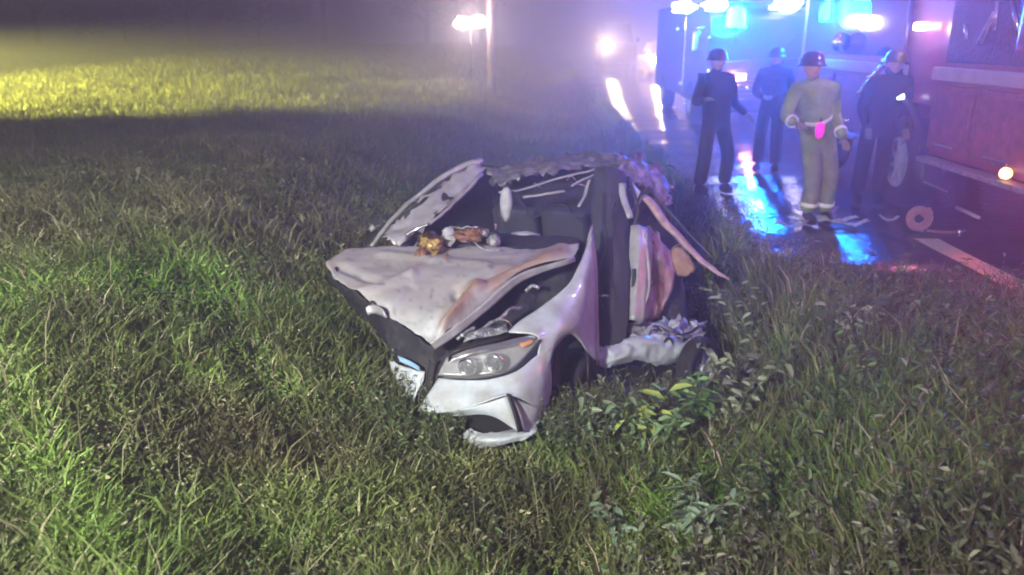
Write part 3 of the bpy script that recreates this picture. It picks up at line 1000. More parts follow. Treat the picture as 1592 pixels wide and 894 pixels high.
def blades(name, x, y, h, w, lean, col, m, droop=0.5, mow=None):
    n = len(x)
    z = H(x, y) - 0.01
    a = rng.random(n) * 2 * np.pi
    fa = rng.random(n) * 2 * np.pi
    ld = lean * (0.3 + rng.random(n))
    dx, dy = np.cos(a) * ld, np.sin(a) * ld
    wx, wy = np.cos(fa) * w / 2, np.sin(fa) * w / 2
    V = np.zeros((n, 5, 3), np.float32)
    base = np.stack([x, y, z], 1)
    V[:, 0] = base + np.stack([-wx, -wy, 0 * z], 1)
    V[:, 1] = base + np.stack([wx, wy, 0 * z], 1)
    m1 = base + np.stack([dx * 0.35 * h, dy * 0.35 * h, 0.55 * h], 1)
    V[:, 2] = m1 + np.stack([-wx, -wy, 0 * z], 1) * 0.85
    V[:, 3] = m1 + np.stack([wx, wy, 0 * z], 1) * 0.85
    top = 0.55 + 0.45 * (1 - droop * rng.random(n))
    V[:, 4] = base + np.stack([dx * h, dy * h, top * h], 1)
    o = np.arange(n)[:, None] * 5
    f = np.concatenate([o + 0, o + 1, o + 3, o + 2, o + 2, o + 3, o + 4], 1)
    sz = np.tile([4, 3], n)
    c = np.repeat(col[:, None, :], 5, 1)
    me = npmesh(name, V.reshape(-1, 3), f.ravel(), sz, True, c.reshape(-1, 3))
    o = link(name, me, m)
    tag(o, kind='stuff')
    return o


def grass_col(x, y, n):
    g1 = nz(x, y, 0.9, 0.4)
    g2 = nz(x, y, 2.6, 1.9)
    c = np.tile(np.array([0.12, 0.15, 0.045]), (n, 1))
    bright = np.clip(g1 * 0.8 + g2 * 0.4, 0, 1)[:, None]
    c = c * (1 - bright) + np.array([0.13, 0.25, 0.035]) * bright
    brown = np.clip(-g1 * 0.9 + 0.5 * g2 - 0.1, 0, 1)[:, None]
    c = c * (1 - brown * 0.8) + np.array([0.13, 0.10, 0.06]) * brown * 0.8
    far = (sstep(-0.8, -2.5, x) * sstep(4.5, 7.0, y))[:, None]
    c = c * (1 - 0.6 * far) + np.array([0.15, 0.125, 0.075]) * 0.6 * far
    near_left = (sstep(-0.3, -1.2, x) * sstep(3.9, 2.9, y) * np.clip(0.6 + 0.6 * nz(x, y, 2.0, 0.9), 0, 1))[:, None]  # brighter green towards the near left, broken up by noise
    c = c * (1 - near_left) + np.array([0.16, 0.245, 0.055]) * near_left
    dry = (rng.random(n) < 0.10)[:, None]
    c = np.where(dry, np.array([0.3, 0.27, 0.16]), c)
    c = 1.3 * c * (0.75 + 0.5 * rng.random(n))[:, None] * np.clip(1.0 + 0.45 * nz(x, y, 3.3, 4.0) + 0.25 * nz(x, y, 8.0, 2.0), 0.35, 1.8)[:, None]
    return c


# near bank and ditch
x, y = sample(210000, 1.5, 9.5, 1.0, 1.0)
k = ~in_poly(x, y, foot) & (x < EY(y) - 0.02) & ((nz(x, y, 2.2, 5.0) + 0.5 * nz(x, y, 6.5, 3.0) > -0.45) | (rng.random(len(x)) < 0.35))
x, y = x[k], y[k]
n = len(x)
clump = np.clip(0.7 + 0.45 * nz(x, y, 3.1, 0.2) + 0.25 * nz(x, y, 9, 1.2), 0.2, 1.5)
h = (0.07 + 0.16 * rng.random(n)) * clump * (1 + 0.6 * (rng.random(n) < 0.05))
w = (0.006 + 0.007 * rng.random(n)) * (0.8 + 0.12 * y)
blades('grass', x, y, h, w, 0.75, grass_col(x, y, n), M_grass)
# longer grass mixed into the weeds on the road side
x, y = sample(60000, 1.9, 8.5, 0.9, 1.0, xmin=0.3)
k = ~in_poly(x, y, foot) & (x < EY(y)) & (nz(x, y, 2.4, 1.1) > -0.2)
x, y = x[k], y[k]
n = len(x)
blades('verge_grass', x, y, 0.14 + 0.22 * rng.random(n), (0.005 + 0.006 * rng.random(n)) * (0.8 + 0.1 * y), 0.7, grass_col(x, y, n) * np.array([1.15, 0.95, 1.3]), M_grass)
# middle distance
x, y = sample(150000, 9.3, 21.0, 0.9, 2.0, xmax=EDGE - 0.02)
k = (y < FIELD_Y + 0.12 * (x + 8) * (x > -8) + 0.5 * nz(x, y, 0.8, 1.0))
x, y = x[k], y[k]
n = len(x)
h = (0.14 + 0.2 * rng.random(n)) * np.clip(0.75 + 0.4 * nz(x, y, 1.4, 0.7), 0.3, 1.4)
w = (0.012 + 0.012 * rng.random(n))
c = grass_col(x, y, n) * 0.9
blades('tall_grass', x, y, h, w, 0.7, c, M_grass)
# mown field beyond
x, y = sample(150000, 16.5, 66.0, 0.75, 4.0, xmax=EDGE - 0.1)
k = (y >= FIELD_Y + 0.12 * (x + 8) * (x > -8) + 0.5 * nz(x, y, 0.8, 1.0) - 0.3) & (x < EDGE - 0.1 - (y - 20) * 0.0)
x, y = x[k], y[k]
n = len(x)
h = (0.10 + 0.13 * rng.random(n)) * (1 + y / 60)
w = 0.02 + 0.0012 * y * (0.5 + rng.random(n))
c = np.tile(np.array([0.33, 0.35, 0.13]), (n, 1)) * (0.75 + 0.5 * rng.random(n))[:, None]
c = c * (1 + 0.25 * nz(x * 0.35, y, 1.2, 0.3))[:, None]
blades('field_grass', x, y, h, w, 0.5, c, M_grass)

# small round leaves (clover and creeping weeds) amid the grass
def leaves(name, base, d, L, Wd, col, m, fold=0.25, link_it=True):
    """base Nx3, d Nx3 direction (unit), L, Wd: six-vertex leaves with a fold"""
    n = len(base)
    up = np.tile(np.array([0, 0, 1.0]), (n, 1)) + rng.normal(0, 0.35, (n, 3))
    s = np.cross(d, up); s /= np.linalg.norm(s, axis=1)[:, None] + 1e-9
    nn = np.cross(s, d)
    L = L[:, None]; Wd = Wd[:, None]
    V = np.zeros((n, 6, 3), np.float32)
    V[:, 0] = base
    V[:, 1] = base + d * L * 0.35 + s * Wd / 2 + nn * Wd * fold
    V[:, 2] = base + d * L * 0.75 + s * Wd * 0.36 + nn * (Wd * fold * 0.6 - L * 0.08)
    V[:, 3] = base + d * L - nn * L * 0.22
    V[:, 4] = base + d * L * 0.75 - s * Wd * 0.36 + nn * (Wd * fold * 0.6 - L * 0.08)
    V[:, 5] = base + d * L * 0.35 - s * Wd / 2 + nn * Wd * fold
    o = np.arange(n)[:, None] * 6
    f = np.concatenate([o, o + 1, o + 2, o + 3, o, o + 3, o + 4, o + 5], 1)
    me = npmesh(name, V.reshape(-1, 3), f.ravel(), np.full(2 * n, 4), True, np.repeat(col[:, None, :], 6, 1).reshape(-1, 3))
    if not link_it:
        return me
    o = link(name, me, m)
    tag(o, kind='stuff')
    return o


def rand_dir(n, zmin=-0.2, zmax=0.8):
    a = rng.random(n) * 2 * np.pi
    zz = zmin + rng.random(n) * (zmax - zmin)
    r = np.sqrt(np.maximum(0, 1 - zz * zz))
    return np.stack([np.cos(a) * r, np.sin(a) * r, zz], 1)


x, y = sample(100000, 1.6, 9.5, 1.0, 1.0)
k = ~in_poly(x, y, foot) & (x < EY(y) - 0.05)
x, y = x[k], y[k]
n = len(x)
z = H(x, y) + (0.02 + 0.13 * rng.random(n)) * np.clip(0.6 + 0.4 * nz(x, y, 3.1, 0.2), 0.2, 1.2)
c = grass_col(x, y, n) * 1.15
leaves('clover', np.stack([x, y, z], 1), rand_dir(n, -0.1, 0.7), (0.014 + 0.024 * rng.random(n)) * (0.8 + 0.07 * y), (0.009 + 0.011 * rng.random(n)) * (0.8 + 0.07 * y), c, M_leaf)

# weeds: leafy stems on the road side of the ditch
def weeds(name, n_st, y0, y1, xlo, xhi, hmin, hmax, per, lsz, cfun, power=1.0, m=M_leaf, keep=None):
    x, y = sample(n_st, y0, y1, power, 1.0, xmin=xlo, xmax=xhi)
    k = ~in_poly(x, y, foot) & (x < EY(y) + 0.03)
    if keep is not None: k &= keep(x, y)
    x, y = x[k], y[k]
    n = len(x)
    hh = hmin + (hmax - hmin) * rng.random(n)
    la = rng.random(n) * 2 * np.pi
    ll = 0.35 * rng.random(n)
    t = (np.arange(per) + 0.5) / per
    tt = t[None, :] * np.ones((n, 1)) + rng.normal(0, 0.04, (n, per))
    bx = x[:, None] + np.cos(la)[:, None] * ll[:, None] * hh[:, None] * tt ** 1.5
    by_ = y[:, None] + np.sin(la)[:, None] * ll[:, None] * hh[:, None] * tt ** 1.5
    bz = H(x, y)[:, None] + hh[:, None] * tt
    base = np.stack([bx, by_, bz], -1).reshape(-1, 3)
    N = len(base)
    d = rand_dir(N, -0.5, 0.9)
    L = lsz * (0.35 + 1.2 * rng.random(N)) * (1.15 - 0.5 * tt.ravel())
    col = cfun(np.repeat(x, per), np.repeat(y, per), N)
    leaves(name, base, d, L, L * (0.28 + 0.2 * rng.random(N)), col, m)
    # stems
    tt2 = np.array([0, 0.5, 1.0])
    V = np.zeros((n, 3, 2, 3), np.float32)
    for i, q in enumerate(tt2):
        cx = x + np.cos(la) * ll * hh * q ** 1.5; cy = y + np.sin(la) * ll * hh * q ** 1.5
        cz = H(x, y) + hh * q
        wv = 0.004 * (1 - 0.6 * q)
        V[:, i, 0] = np.stack([cx - wv, cy, cz], 1); V[:, i, 1] = np.stack([cx + wv, cy + wv, cz], 1)
    o = np.arange(n)[:, None] * 6
    f = np.concatenate([o, o + 1, o + 3, o + 2, o + 2, o + 3, o + 5, o + 4], 1)
    cc = np.tile(np.array([0.14, 0.13, 0.07]), (n * 6, 1))
    me = npmesh(name + '_stems', V.reshape(-1, 3), f.ravel(), np.full(2 * n, 4), True, cc)
    o = link(name + '_stems', me, m)
    tag(o, kind='stuff')


def weed_col(x, y, n):
    g = nz(x, y, 1.5, 2.2)
    c = np.tile(np.array([0.14, 0.21, 0.08]), (n, 1))
    gr = np.clip(-g, 0, 1)[:, None]
    c = c * (1 - gr) + np.array([0.21, 0.2, 0.15]) * gr
    pale = (rng.random(n) < 0.10)[:, None]
    c = np.where(pale, np.array([0.34, 0.34, 0.24]), c)
    return c * (0.45 + 1.1 * rng.random(n) ** 1.5)[:, None]


weeds('roadside_weeds', 3900, 1.9, 7.8, 0.3, 9.0, 0.10, 0.40, 11, 0.062, weed_col, 0.8, keep=lambda x, y: (nz(x, y, 1.9, 0.7) + 0.5 * nz(x, y, 5.0, 2.0) > -0.25) | (rng.random(len(x)) < 0.3))
weeds('tall_roadside_weeds', 700, 2.2, 7.2, 0.9, 9.0, 0.35, 0.62, 15, 0.05, weed_col, 0.8, keep=lambda x, y: nz(x, y, 1.6, 3.3) > 0.1)
weeds('ditch_weeds', 16000, 3.6, 5.6, -1.2, 1.5, 0.10, 0.30, 12, 0.04, weed_col, 1.0, keep=lambda x, y: (np.hypot((x - 0.45) / 0.6, (y - 4.55) / 0.55) < 1 - 0.25 * rng.random(len(x))) | (np.hypot((x + 0.75) / 0.35, (y - 4.5) / 0.5) < 1))
weeds('roadside_weeds_far', 1500, 7.2, 18.0, -9.0, EDGE - 0.1, 0.12, 0.34, 9, 0.07, weed_col, 0.8)
weeds('bank_weeds', 1500, 2.0, 8.0, -6.0, 0.2, 0.06, 0.18, 8, 0.035, weed_col, 0.9)

# seed-headed dry stalks, long and thin
x, y = sample(900, 1.7, 8.0, 1.0, 0.6)
k = ~in_poly(x, y, foot) & (x < EY(y) - 0.05)
x, y = x[k], y[k]
n = len(x)
blades('dry_stalks', x, y, 0.22 + 0.3 * rng.random(n), np.full(n, 0.004) + 0.0006 * y, 1.1,
       np.tile(np.array([0.26, 0.24, 0.14]), (n, 1)) * (0.5 + 0.8 * rng.random(n))[:, None], M_grass, droop=0.8)

# ------------------------------------------------------------------ single leafy plants beside the wreck
def make_leaf_mesh(name, L, Wd, col):
    return leaves(name, np.zeros((1, 3)), np.array([[1.0, 0, 0]]), np.array([L]), np.array([Wd]), np.array([col]), M_leaf, link_it=False)


def branchy(name, loc, label, cat, stems, n_leaf, L, col, group=None, wide=0.42, seed=0):
    """stems: list of point lists (local). Each leaf an object sharing one of three meshes"""
    rnd = random.Random(seed)
    root = thing(name, loc, label, cat, group)
    meshes = [make_leaf_mesh('leaf', L * s, L * s * wide, [c * v for c in col]) for s, v in ((1.0, 1.0), (0.8, 0.75), (1.15, 1.5))]
    for st in stems:
        A = catmull(np.array(st, dtype=float), 5)
        link('stem', tube_mesh('stem', [tuple(p) for p in A], list(np.linspace(0.007, 0.002, len(A))), 6), M_stem, root)
        for j in range(n_leaf):
            tq = 0.2 + 0.8 * (j + rnd.random() * 0.6) / n_leaf
            p = A[min(len(A) - 1, int(tq * (len(A) - 1)))]
            me = rnd.choice(meshes)
            if len(me.materials) == 0: me.materials.append(M_leaf)
            o = bpy.data.objects.new('leaf', me)
            COL.objects.link(o)
            o.parent = root
            o.location = tuple(p)
            o.rotation_euler = (rnd.uniform(-0.7, 0.7), rnd.uniform(-0.7, 0.5), rnd.random() * 6.283)
            s = rnd.uniform(0.6, 1.2)
            o.scale = (s, s, s)
    return root


def gpos(px, py, D):
    p = P(px, py, D)
    return (float(p[0]), float(p[1]), float(H(p[0], p[1])))


def fan(n, h, spread, seed, dirx=0.0):
    rnd = random.Random(seed)
    out = []
    for k in range(n):
        a = rnd.random() * 6.283
        r = spread * rnd.uniform(0.4, 1.0)
        hh = h * rnd.uniform(0.7, 1.1)
        out.append([(0, 0, 0), (math.cos(a) * r * 0.3 + dirx * 0.3, math.sin(a) * r * 0.3, hh * 0.5), (math.cos(a) * r + dirx, math.sin(a) * r, hh)])
    return out


branchy('leafy_shrub', gpos(1080, 640, 4.9), 'bright green leafy plant standing in front of the car\'s rear wheel', 'plant',
        fan(9, 0.5, 0.26, 1), 14, 0.11, (0.15, 0.27, 0.10), seed=1)
branchy('broadleaf_weed', gpos(1000, 655, 4.6), 'yellow-green broad leaves rising beside the front wheel of the wreck', 'plant',
        fan(5, 0.46, 0.24, 2), 9, 0.15, (0.36, 0.44, 0.12), wide=0.3, seed=2)
branchy('dark_weed', gpos(900, 660, 4.5), 'dark bushy weed hiding the bottom of the front wheel arch', 'plant',
        fan(9, 0.34, 0.2, 3), 12, 0.06, (0.09, 0.12, 0.05), seed=3)
branchy('willow_weed', gpos(1070, 745, 3.9), 'low weed with long grey-green hanging leaves in the ditch bottom', 'plant',
        fan(7, 0.36, 0.3, 4), 11, 0.13, (0.22, 0.30, 0.2), wide=0.26, seed=4)
branchy('tall_weed', gpos(930, 670, 4.55), 'tall weed with pale leaf tips rising in front of the torn sill', 'plant', fan(9, 0.5, 0.24, 21), 13, 0.07, (0.16, 0.2, 0.12), seed=21)
branchy('bushy_weed', gpos(1010, 690, 4.6), 'bushy green weed directly right of the yellow-green broad leaves', 'plant', fan(10, 0.5, 0.34, 22), 14, 0.08, (0.16, 0.25, 0.12), seed=22)
branchy('arching_weed', gpos(1140, 660, 4.9), 'arching pale-leaved weed just right of the bright green leafy plant', 'plant', fan(9, 0.6, 0.32, 23), 13, 0.09, (0.24, 0.27, 0.18), seed=23)
branchy('spreading_weed', gpos(1140, 560, 5.6), 'spreading hazy weed right of the car\'s rear wheel', 'plant', fan(8, 0.5, 0.3, 24), 13, 0.07, (0.22, 0.24, 0.17), seed=24)
branchy('snapped_sapling', gpos(1165, 560, 6.2), 'snapped sapling with pale leaves leaning over the torn rear quarter of the car', 'plant',
        [[(0, 0, 0), (-0.1, 0, 0.35), (-0.25, -0.05, 0.55), (-0.5, -0.1, 0.62)], [(0, 0, 0), (-0.02, 0, 0.4), (-0.08, 0, 0.72)], [(0, 0, 0), (0.1, 0.1, 0.3), (0.15, 0.1, 0.55)],
         [(0, 0, 0), (-0.15, 0.1, 0.35), (-0.35, 0.1, 0.66)]], 12, 0.09, (0.3, 0.36, 0.22), wide=0.34, seed=5)
branchy('ditch_weed', gpos(960, 720, 4.0), 'small weed with oval leaves just right of the car\'s front lip', 'plant',
        fan(5, 0.25, 0.2, 6), 9, 0.07, (0.14, 0.2, 0.13), seed=6)
branchy('shoulder_weed', gpos(1330, 520, 5.0), 'scrubby weed with greyish leaves at the edge of the wet shoulder', 'plant',
        fan(8, 0.36, 0.25, 7), 11, 0.06, (0.22, 0.23, 0.2), seed=7)
branchy('corner_weed', gpos(1170, 850, 2.9), 'weed with a few yellow leaves at the bottom right of the ditch', 'plant',
        fan(5, 0.2, 0.16, 8), 8, 0.06, (0.28, 0.3, 0.1), seed=8)

# ------------------------------------------------------------------ trees
def tree(loc, hgt, rad, label, seed, nleaf=1500, group='trees at the far edge of the field', name='tree'):
    rnd = np.random.default_rng(seed)
    root = thing(name, loc, label, 'tree', group)
    pr = random.Random(seed)
    lean = pr.uniform(-0.3, 0.3)
    pts = [(0, 0, -0.3), (lean * 0.3, 0, hgt * 0.25), (lean, 0.1, hgt * 0.55), (lean * 1.2, 0, hgt * 0.85)]
    A = catmull(np.array(pts), 4)
    tr = link('trunk', tube_mesh('trunk', [tuple(p) for p in A], list(np.linspace(hgt * 0.035, hgt * 0.008, len(A))), 8), M_bark, root)
    cs, rs = [], []
    for k in range(9):
        a = pr.random() * 6.283
        z0 = hgt * pr.uniform(0.25, 0.6)
        e = (math.cos(a) * rad * pr.uniform(0.5, 0.9) + lean, math.sin(a) * rad * pr.uniform(0.5, 0.9), z0 + hgt * pr.uniform(0.1, 0.35))
        link('limb', tube_mesh('limb', [(lean * z0 / hgt, 0, z0), tuple((np.array(e) + np.array((0, 0, z0))) / 2 + np.array((0, 0, 0.1))), e], [hgt * 0.014, hgt * 0.009, hgt * 0.003], 5), M_bark, tr)
        cs.append(e); rs.append(rad * pr.uniform(0.35, 0.6))
    cs.append((lean, 0, hgt * 0.85)); rs.append(rad * 0.55)
    cs = np.array(cs); rs = np.array(rs)
    idx = rnd.integers(0, len(cs), nleaf)
    d = rnd.normal(0, 1, (nleaf, 3)); d /= np.linalg.norm(d, axis=1)[:, None]
    r = rnd.random(nleaf) ** 0.4
    base = cs[idx] + d * (rs[idx] * r)[:, None] * np.array([1, 1, 0.8])
    L = rnd.uniform(0.2, 0.5, nleaf)
    c = np.tile(np.array([0.07, 0.08, 0.04]), (nleaf, 1)) * (0.5 + rnd.random(nleaf))[:, None]
    me = leaves('crown', base, rand_dir(nleaf, -0.6, 0.6), L, L * 0.7, c, M_leaf, link_it=False)
    link('crown', me, M_leaf, root)
    return root


tree_desc = ['low round tree at the far left of the dark tree line', 'tall dark tree second from the left in the tree line', 'short spreading tree above the brightest part of the field',
             'leaning dark tree above the middle of the yellow field', 'squat bushy tree in the tree line left of the hazy patch', 'tall thin-crowned tree above the pale right end of the field',
             'hazy tree just left of the distant floodlight', 'faint tree directly behind the distant floodlight']
for k, dsc in enumerate(tree_desc):
    xx = -47 + k * 6.2 + random.uniform(-1.5, 1.5)
    yy = 66 + random.uniform(-3, 6)
    tree((xx, yy, float(H(xx, yy)) - 0.1), [5, 9, 5, 8, 5.5, 9, 8, 7][k], [3.4, 3.6, 3.6, 3.6, 3.6, 3.3, 3.2, 3.0][k], dsc, 100 + k)
tree((17, 60, 0), 9, 4, 'tree fading into the haze beyond the far side of the road', 120, group='trees beyond the road')
tree((24, 48, 0), 10, 4.2, 'larger hazy tree beyond the road, behind the rescue truck', 121, group='trees beyond the road')

# ------------------------------------------------------------------ utility pole, tripod light, street lamp
pp_ = G(765, 150)
pole = thing('utility_pole', (pp_[0], pp_[1], float(H(pp_[0], pp_[1]))), 'tall pinkish utility pole standing beside the hazy floodlight', 'pole')
link('pole_shaft', tube_mesh('pole_shaft', [(0, 0, -0.3), (0, 0, 4), (0.03, 0, 9)], [0.16, 0.15, 0.12], 14), M_wood, pole)
box('crossarm', (0, 0, 8.3), (2.2, 0.1, 0.12), M_wood, pole)
for sx in (-0.95, -0.4, 0.4, 0.95):
    lathe('insulator', [(0.001, 0.24), (0.04, 0.22), (0.05, 0.14), (0.03, 0.1), (0.045, 0.04), (0.02, -0.02)], M_glass, pole, 12, c=(sx, 0, 8.38))


def tripod_light(loc, h, label, heads, aim, mat_l, name='tripod_floodlight', rz=0.0, k_=1.0):
    t_ = thing(name, loc, label, 'floodlight', rz=rz)
    link('mast', tube_mesh('mast', [(0, 0, 0.35), (0, 0, h - 0.1)], 0.02, 8), M_trim, t_)
    for k in range(3):
        a = k * 2.094 + 0.5
        link('leg', tube_mesh('leg', [(0, 0, 0.75), (math.cos(a) * 0.5, math.sin(a) * 0.5, 0.0)], 0.014, 6), M_trim, t_)
    box('crossbar', (0, 0, h - 0.1), (heads * 0.3, 0.04, 0.04), M_trim, t_)
    for k in range(heads):
        hx = (k - (heads - 1) / 2) * 0.32 * k_
        hd = box('lamp_head', (hx, 0.03, h + 0.06), (0.27 * k_, 0.12, 0.2 * k_), M_trim, t_, 0.02)
        blob('lens', (hx, -0.05, h + 0.06 + 0.03 * k * k_), (0.135 * k_, 0.07, 0.10 * k_), mat_l, hd, world_root=True, crum=0.4, seed=h + k, freq=1.8)
        link('yoke', tube_mesh('yoke', [(hx, 0, h - 0.1), (hx, 0, h - 0.02)], 0.012, 6), M_trim, hd)
    return t_


fx = G(733, 150)
fz = float(H(fx[0], fx[1]))
fl_h = CAM_H + 20 / 1203 * fx[1] - fz
tripod_light((fx[0], fx[1], fz), fl_h, 'distant twin floodlight on a tripod glowing through haze beside the pole', 2, None, E_warm, k_=1.8)
lamp('tripod_glow', 'POINT', (fx[0], fx[1] - 0.4, fz + fl_h + 0.05), (1.0, 0.75, 0.75), 600, 0.2)

# amber floodlight just outside the picture on the left: lights the mown field, barn doors keep it off the sky
SL = (-24.0, 17.6)
slz = float(H(*SL))
E_sod = emis('lit_sodium_lens', (1.0, 0.78, 0.25), 30)
sl = tripod_light((SL[0], SL[1], slz), 1.75, 'amber floodlight on a tripod at the left edge of the mown field', 2, None, E_sod, rz=R(-50) + math.pi)
d_ = Vector((math.cos(R(40)), math.sin(R(40)), 0))
lp = Vector((SL[0], SL[1], slz + 1.81)) + d_ * 0.14
bd = box('barn_door', (0, 0, 0), (1.1, 0.62, 0.012), M_trim, None, 0)
bd.parent = sl
bd.location = (0, -0.42, 1.81 + 0.035)
bd.rotation_euler = (R(6), 0, 0)
lamp('amber_flood_light', 'SPOT', lp, (0.95, 0.9, 0.2), 120000, 0.03, target=lp + d_ * 10 + Vector((0, 0, -0.25)), cone=R(88), blend=0.4)

# work light standing behind the photographer: lights the ditch and the nose of the car
WL = (-3.4, -3.2)
wl = tripod_light((WL[0], WL[1], float(H(*WL))), 3.5, 'twin work floodlight on a tripod lighting the ditch from the near bank', 2, None, E_white, rz=math.pi)
lamp('work_light', 'SPOT', (WL[0], WL[1] + 0.2, 3.55), (0.98, 1.0, 0.9), 8200, 0.2, target=(-2.3, 5.2, -0.6), cone=R(92), blend=1.0)

# ------------------------------------------------------------------ vehicles
def profile_body(name, prof, m, parent, bev=0.05):
    """prof: (y, z, halfwidth) closed loop seen from the side"""
    bm = bmesh.new()
    L = [bm.verts.new((-hw, y_, z_)) for (y_, z_, hw) in prof]
    Rr = [bm.verts.new((hw, y_, z_)) for (y_, z_, hw) in prof]
    n = len(prof)
    for i in range(n):
        j = (i + 1) % n
        bm.faces.new((L[i], L[j], Rr[j], Rr[i]))
    bm.faces.new(L[::-1]); bm.faces.new(Rr)
    bmesh.ops.recalc_face_normals(bm, faces=bm.faces)
    me = bpy.data.meshes.new(name)
    bm.to_mesh(me); bm.free()
    o = link(name, me, m, parent)
    md = o.modifiers.new('bevel', 'BEVEL'); md.width = bev; md.segments = 3; md.limit_method = 'ANGLE'
    return o


def quad(name, pts, m, parent, thick=0.015):
    me = bpy.data.meshes.new(name)
    me.from_pydata([tuple(p) for p in pts], [], [tuple(range(len(pts)))])
    o = link(name, me, m, parent)
    md = o.modifiers.new('t', 'SOLIDIFY'); md.thickness = thick; md.offset = 0
    return o


def pickup_front(loc, rz, label, cat, paint, W_=1.9, Hh=1.85, light=E_warm, roof=None, name='pickup_truck', hz=1.0, lit=(1, 1)):
    """vehicle facing -Y; front at y=0"""
    v = thing(name, loc, label, cat, rz=rz)
    w = W_ / 2
    hb = Hh * 0.62
    profile_body('body', [(0, 0.45, w * 0.95), (0, hb * 0.62, w * 0.97), (0.08, hb * 0.93, w * 0.95), (1.35, hb, w * 0.94), (5.3, hb, w * 0.97), (5.4, 0.6, w * 0.97), (4.9, 0.42, w), (0.6, 0.4, w)], paint, v)
    profile_body('cab', [(1.25, hb - 0.02, w * 0.9), (1.95, Hh - 0.03, w * 0.76), (2.4, Hh, w * 0.76), (3.5, Hh - 0.02, w * 0.76), (3.9, hb - 0.02, w * 0.9)], paint, v, 0.04)
    quad('windshield', [(-w * 0.8, 1.30, hb + 0.05), (w * 0.8, 1.30, hb + 0.05), (w * 0.68, 1.86, Hh - 0.08), (-w * 0.68, 1.86, Hh - 0.08)], M_glass, v)
    for s in (-1, 1):
        quad('side_window', [(s * (w * 0.885), 1.75, hb + 0.04), (s * (w * 0.885), 3.5, hb + 0.04), (s * (w * 0.78), 3.3, Hh - 0.1), (s * (w * 0.78), 2.1, Hh - 0.1)], M_glass, v)
        hl_ = box('headlight', (s * w * 0.76, -0.01, hz), (w * 0.36, 0.08, 0.2), light if lit[0 if s < 0 else 1] else M_lampin, v, 0.09, seg=5)
        mm = box('wing_mirror', (s * (w + 0.14), 1.6, hb + 0.12), (0.2, 0.08, 0.24), M_trim, v, 0.03)
        for yy in (0.95, 4.3):
            wo = sub('wheel', v)
            wheel_parts(wo, (s * (w - 0.12), yy, 0.38), (s, 0, 0), r=0.38, w=0.24, rimr=0.22)
    g = box('grille', (0, -0.015, hz - 0.02), (w * 1.1, 0.06, 0.34), M_trim, v, 0.03)
    for k in range(3):
        box('grille_bar', (0, -0.055, hz - 0.12 + k * 0.1), (w * 1.04, 0.02, 0.03), M_chrome, g, 0.005)
    box('bumper', (0, -0.08, 0.56), (W_ * 0.98, 0.18, 0.22), M_chrome, v, 0.05)
    box('registration_plate', (0, -0.18, 0.56), (0.32, 0.015, 0.13), M_silver, v, 0.004)
    return v


# far vehicle with the single bright warm headlight
q = P(943, 68, 44)
dx_ = q[0]; dy_ = q[1]; hz_ = q[2]
far_truck = pickup_front((dx_ + 0.75, dy_, 0), 0, 'far hazy box truck whose warm headlight glares beside the road verge', 'truck', M_dark, 2.1, 2.8, E_warm, name='distant_truck', hz=max(1.2, hz_ - 0.1), lit=(1, 0))
lamp('far_headlight', 'POINT', (dx_, dy_ - 0.3, hz_), (1.0, 0.72, 0.45), 1500, 0.25)
# nearer vehicle, mostly hidden, with the long reflection
q2 = G(1020, 128)
near_car = pickup_front((q2[0] + 0.72, q2[1] + 0.5, 0), 0, 'dark pickup whose headlight throws the long warm streak on the wet road', 'pickup', M_dark, 1.95, 1.8, E_warm, hz=0.98)
lamp('pickup_headlight', 'SPOT', (q2[0], q2[1] + 0.25, 1.0), (1.0, 0.6, 0.3), 2200, 0.12, target=(q2[0] - 0.4, q2[1] - 14, 0.0), cone=R(70), blend=0.9)
box('marker_glint', (-0.9, 0.0, 1.22), (0.08, 0.05, 0.06), E_orange, near_car, 0.01)
box('marker_glint', (-0.5, 0.0, 1.28), (0.08, 0.05, 0.06), E_orange, near_car, 0.01)

# command van (middle) facing us, roof full of blue and white lights
VB_Y = 17.5
bx0 = (1045 - 840) / 1203 * (VB_Y + 0.2)
bx1 = (1315 - 840) / 1203 * (VB_Y + 0.2)
vbx = (bx0 + bx1) / 2 - 0.25
VBW = 2.5
vb = thing('fire_engine', (vbx, VB_Y, 0), 'fire engine facing the camera with white and blue lights along its roof', 'fire engine')
w = VBW / 2
profile_body('cab', [(0, 0.5, w), (0, 1.3, w), (0.12, 2.38, w * 0.96), (0.3, 2.5, w * 0.93), (2.6, 2.55, w * 0.95), (2.6, 0.5, w)], M_dark, vb, 0.07)
profile_body('rear_body', [(2.65, 0.55, w * 0.99), (2.65, 2.75, w * 0.99), (7.5, 2.75, w * 0.99), (7.5, 0.55, w * 0.99)], M_dark, vb, 0.05)
quad('windshield', [(-w * 0.9, -0.012, 1.36), (-0.03, -0.03, 1.36), (-0.03, 0.08, 2.3), (-w * 0.84, 0.1, 2.3)], M_glass, vb)
quad('windshield', [(0.03, -0.03, 1.36), (w * 0.9, -0.012, 1.36), (w * 0.84, 0.1, 2.3), (0.03, 0.08, 2.3)], M_glass, vb)
link('windshield_trim', tube_mesh('windshield_trim', [(-w * 0.97, -0.03, 0.95), (-w * 0.93, -0.05, 1.25), (-w * 0.8, -0.05, 1.42), (0, -0.05, 1.46), (w * 0.8, -0.05, 1.5), (w * 0.95, -0.04, 1.4)], 0.03, 8), M_trim, vb)
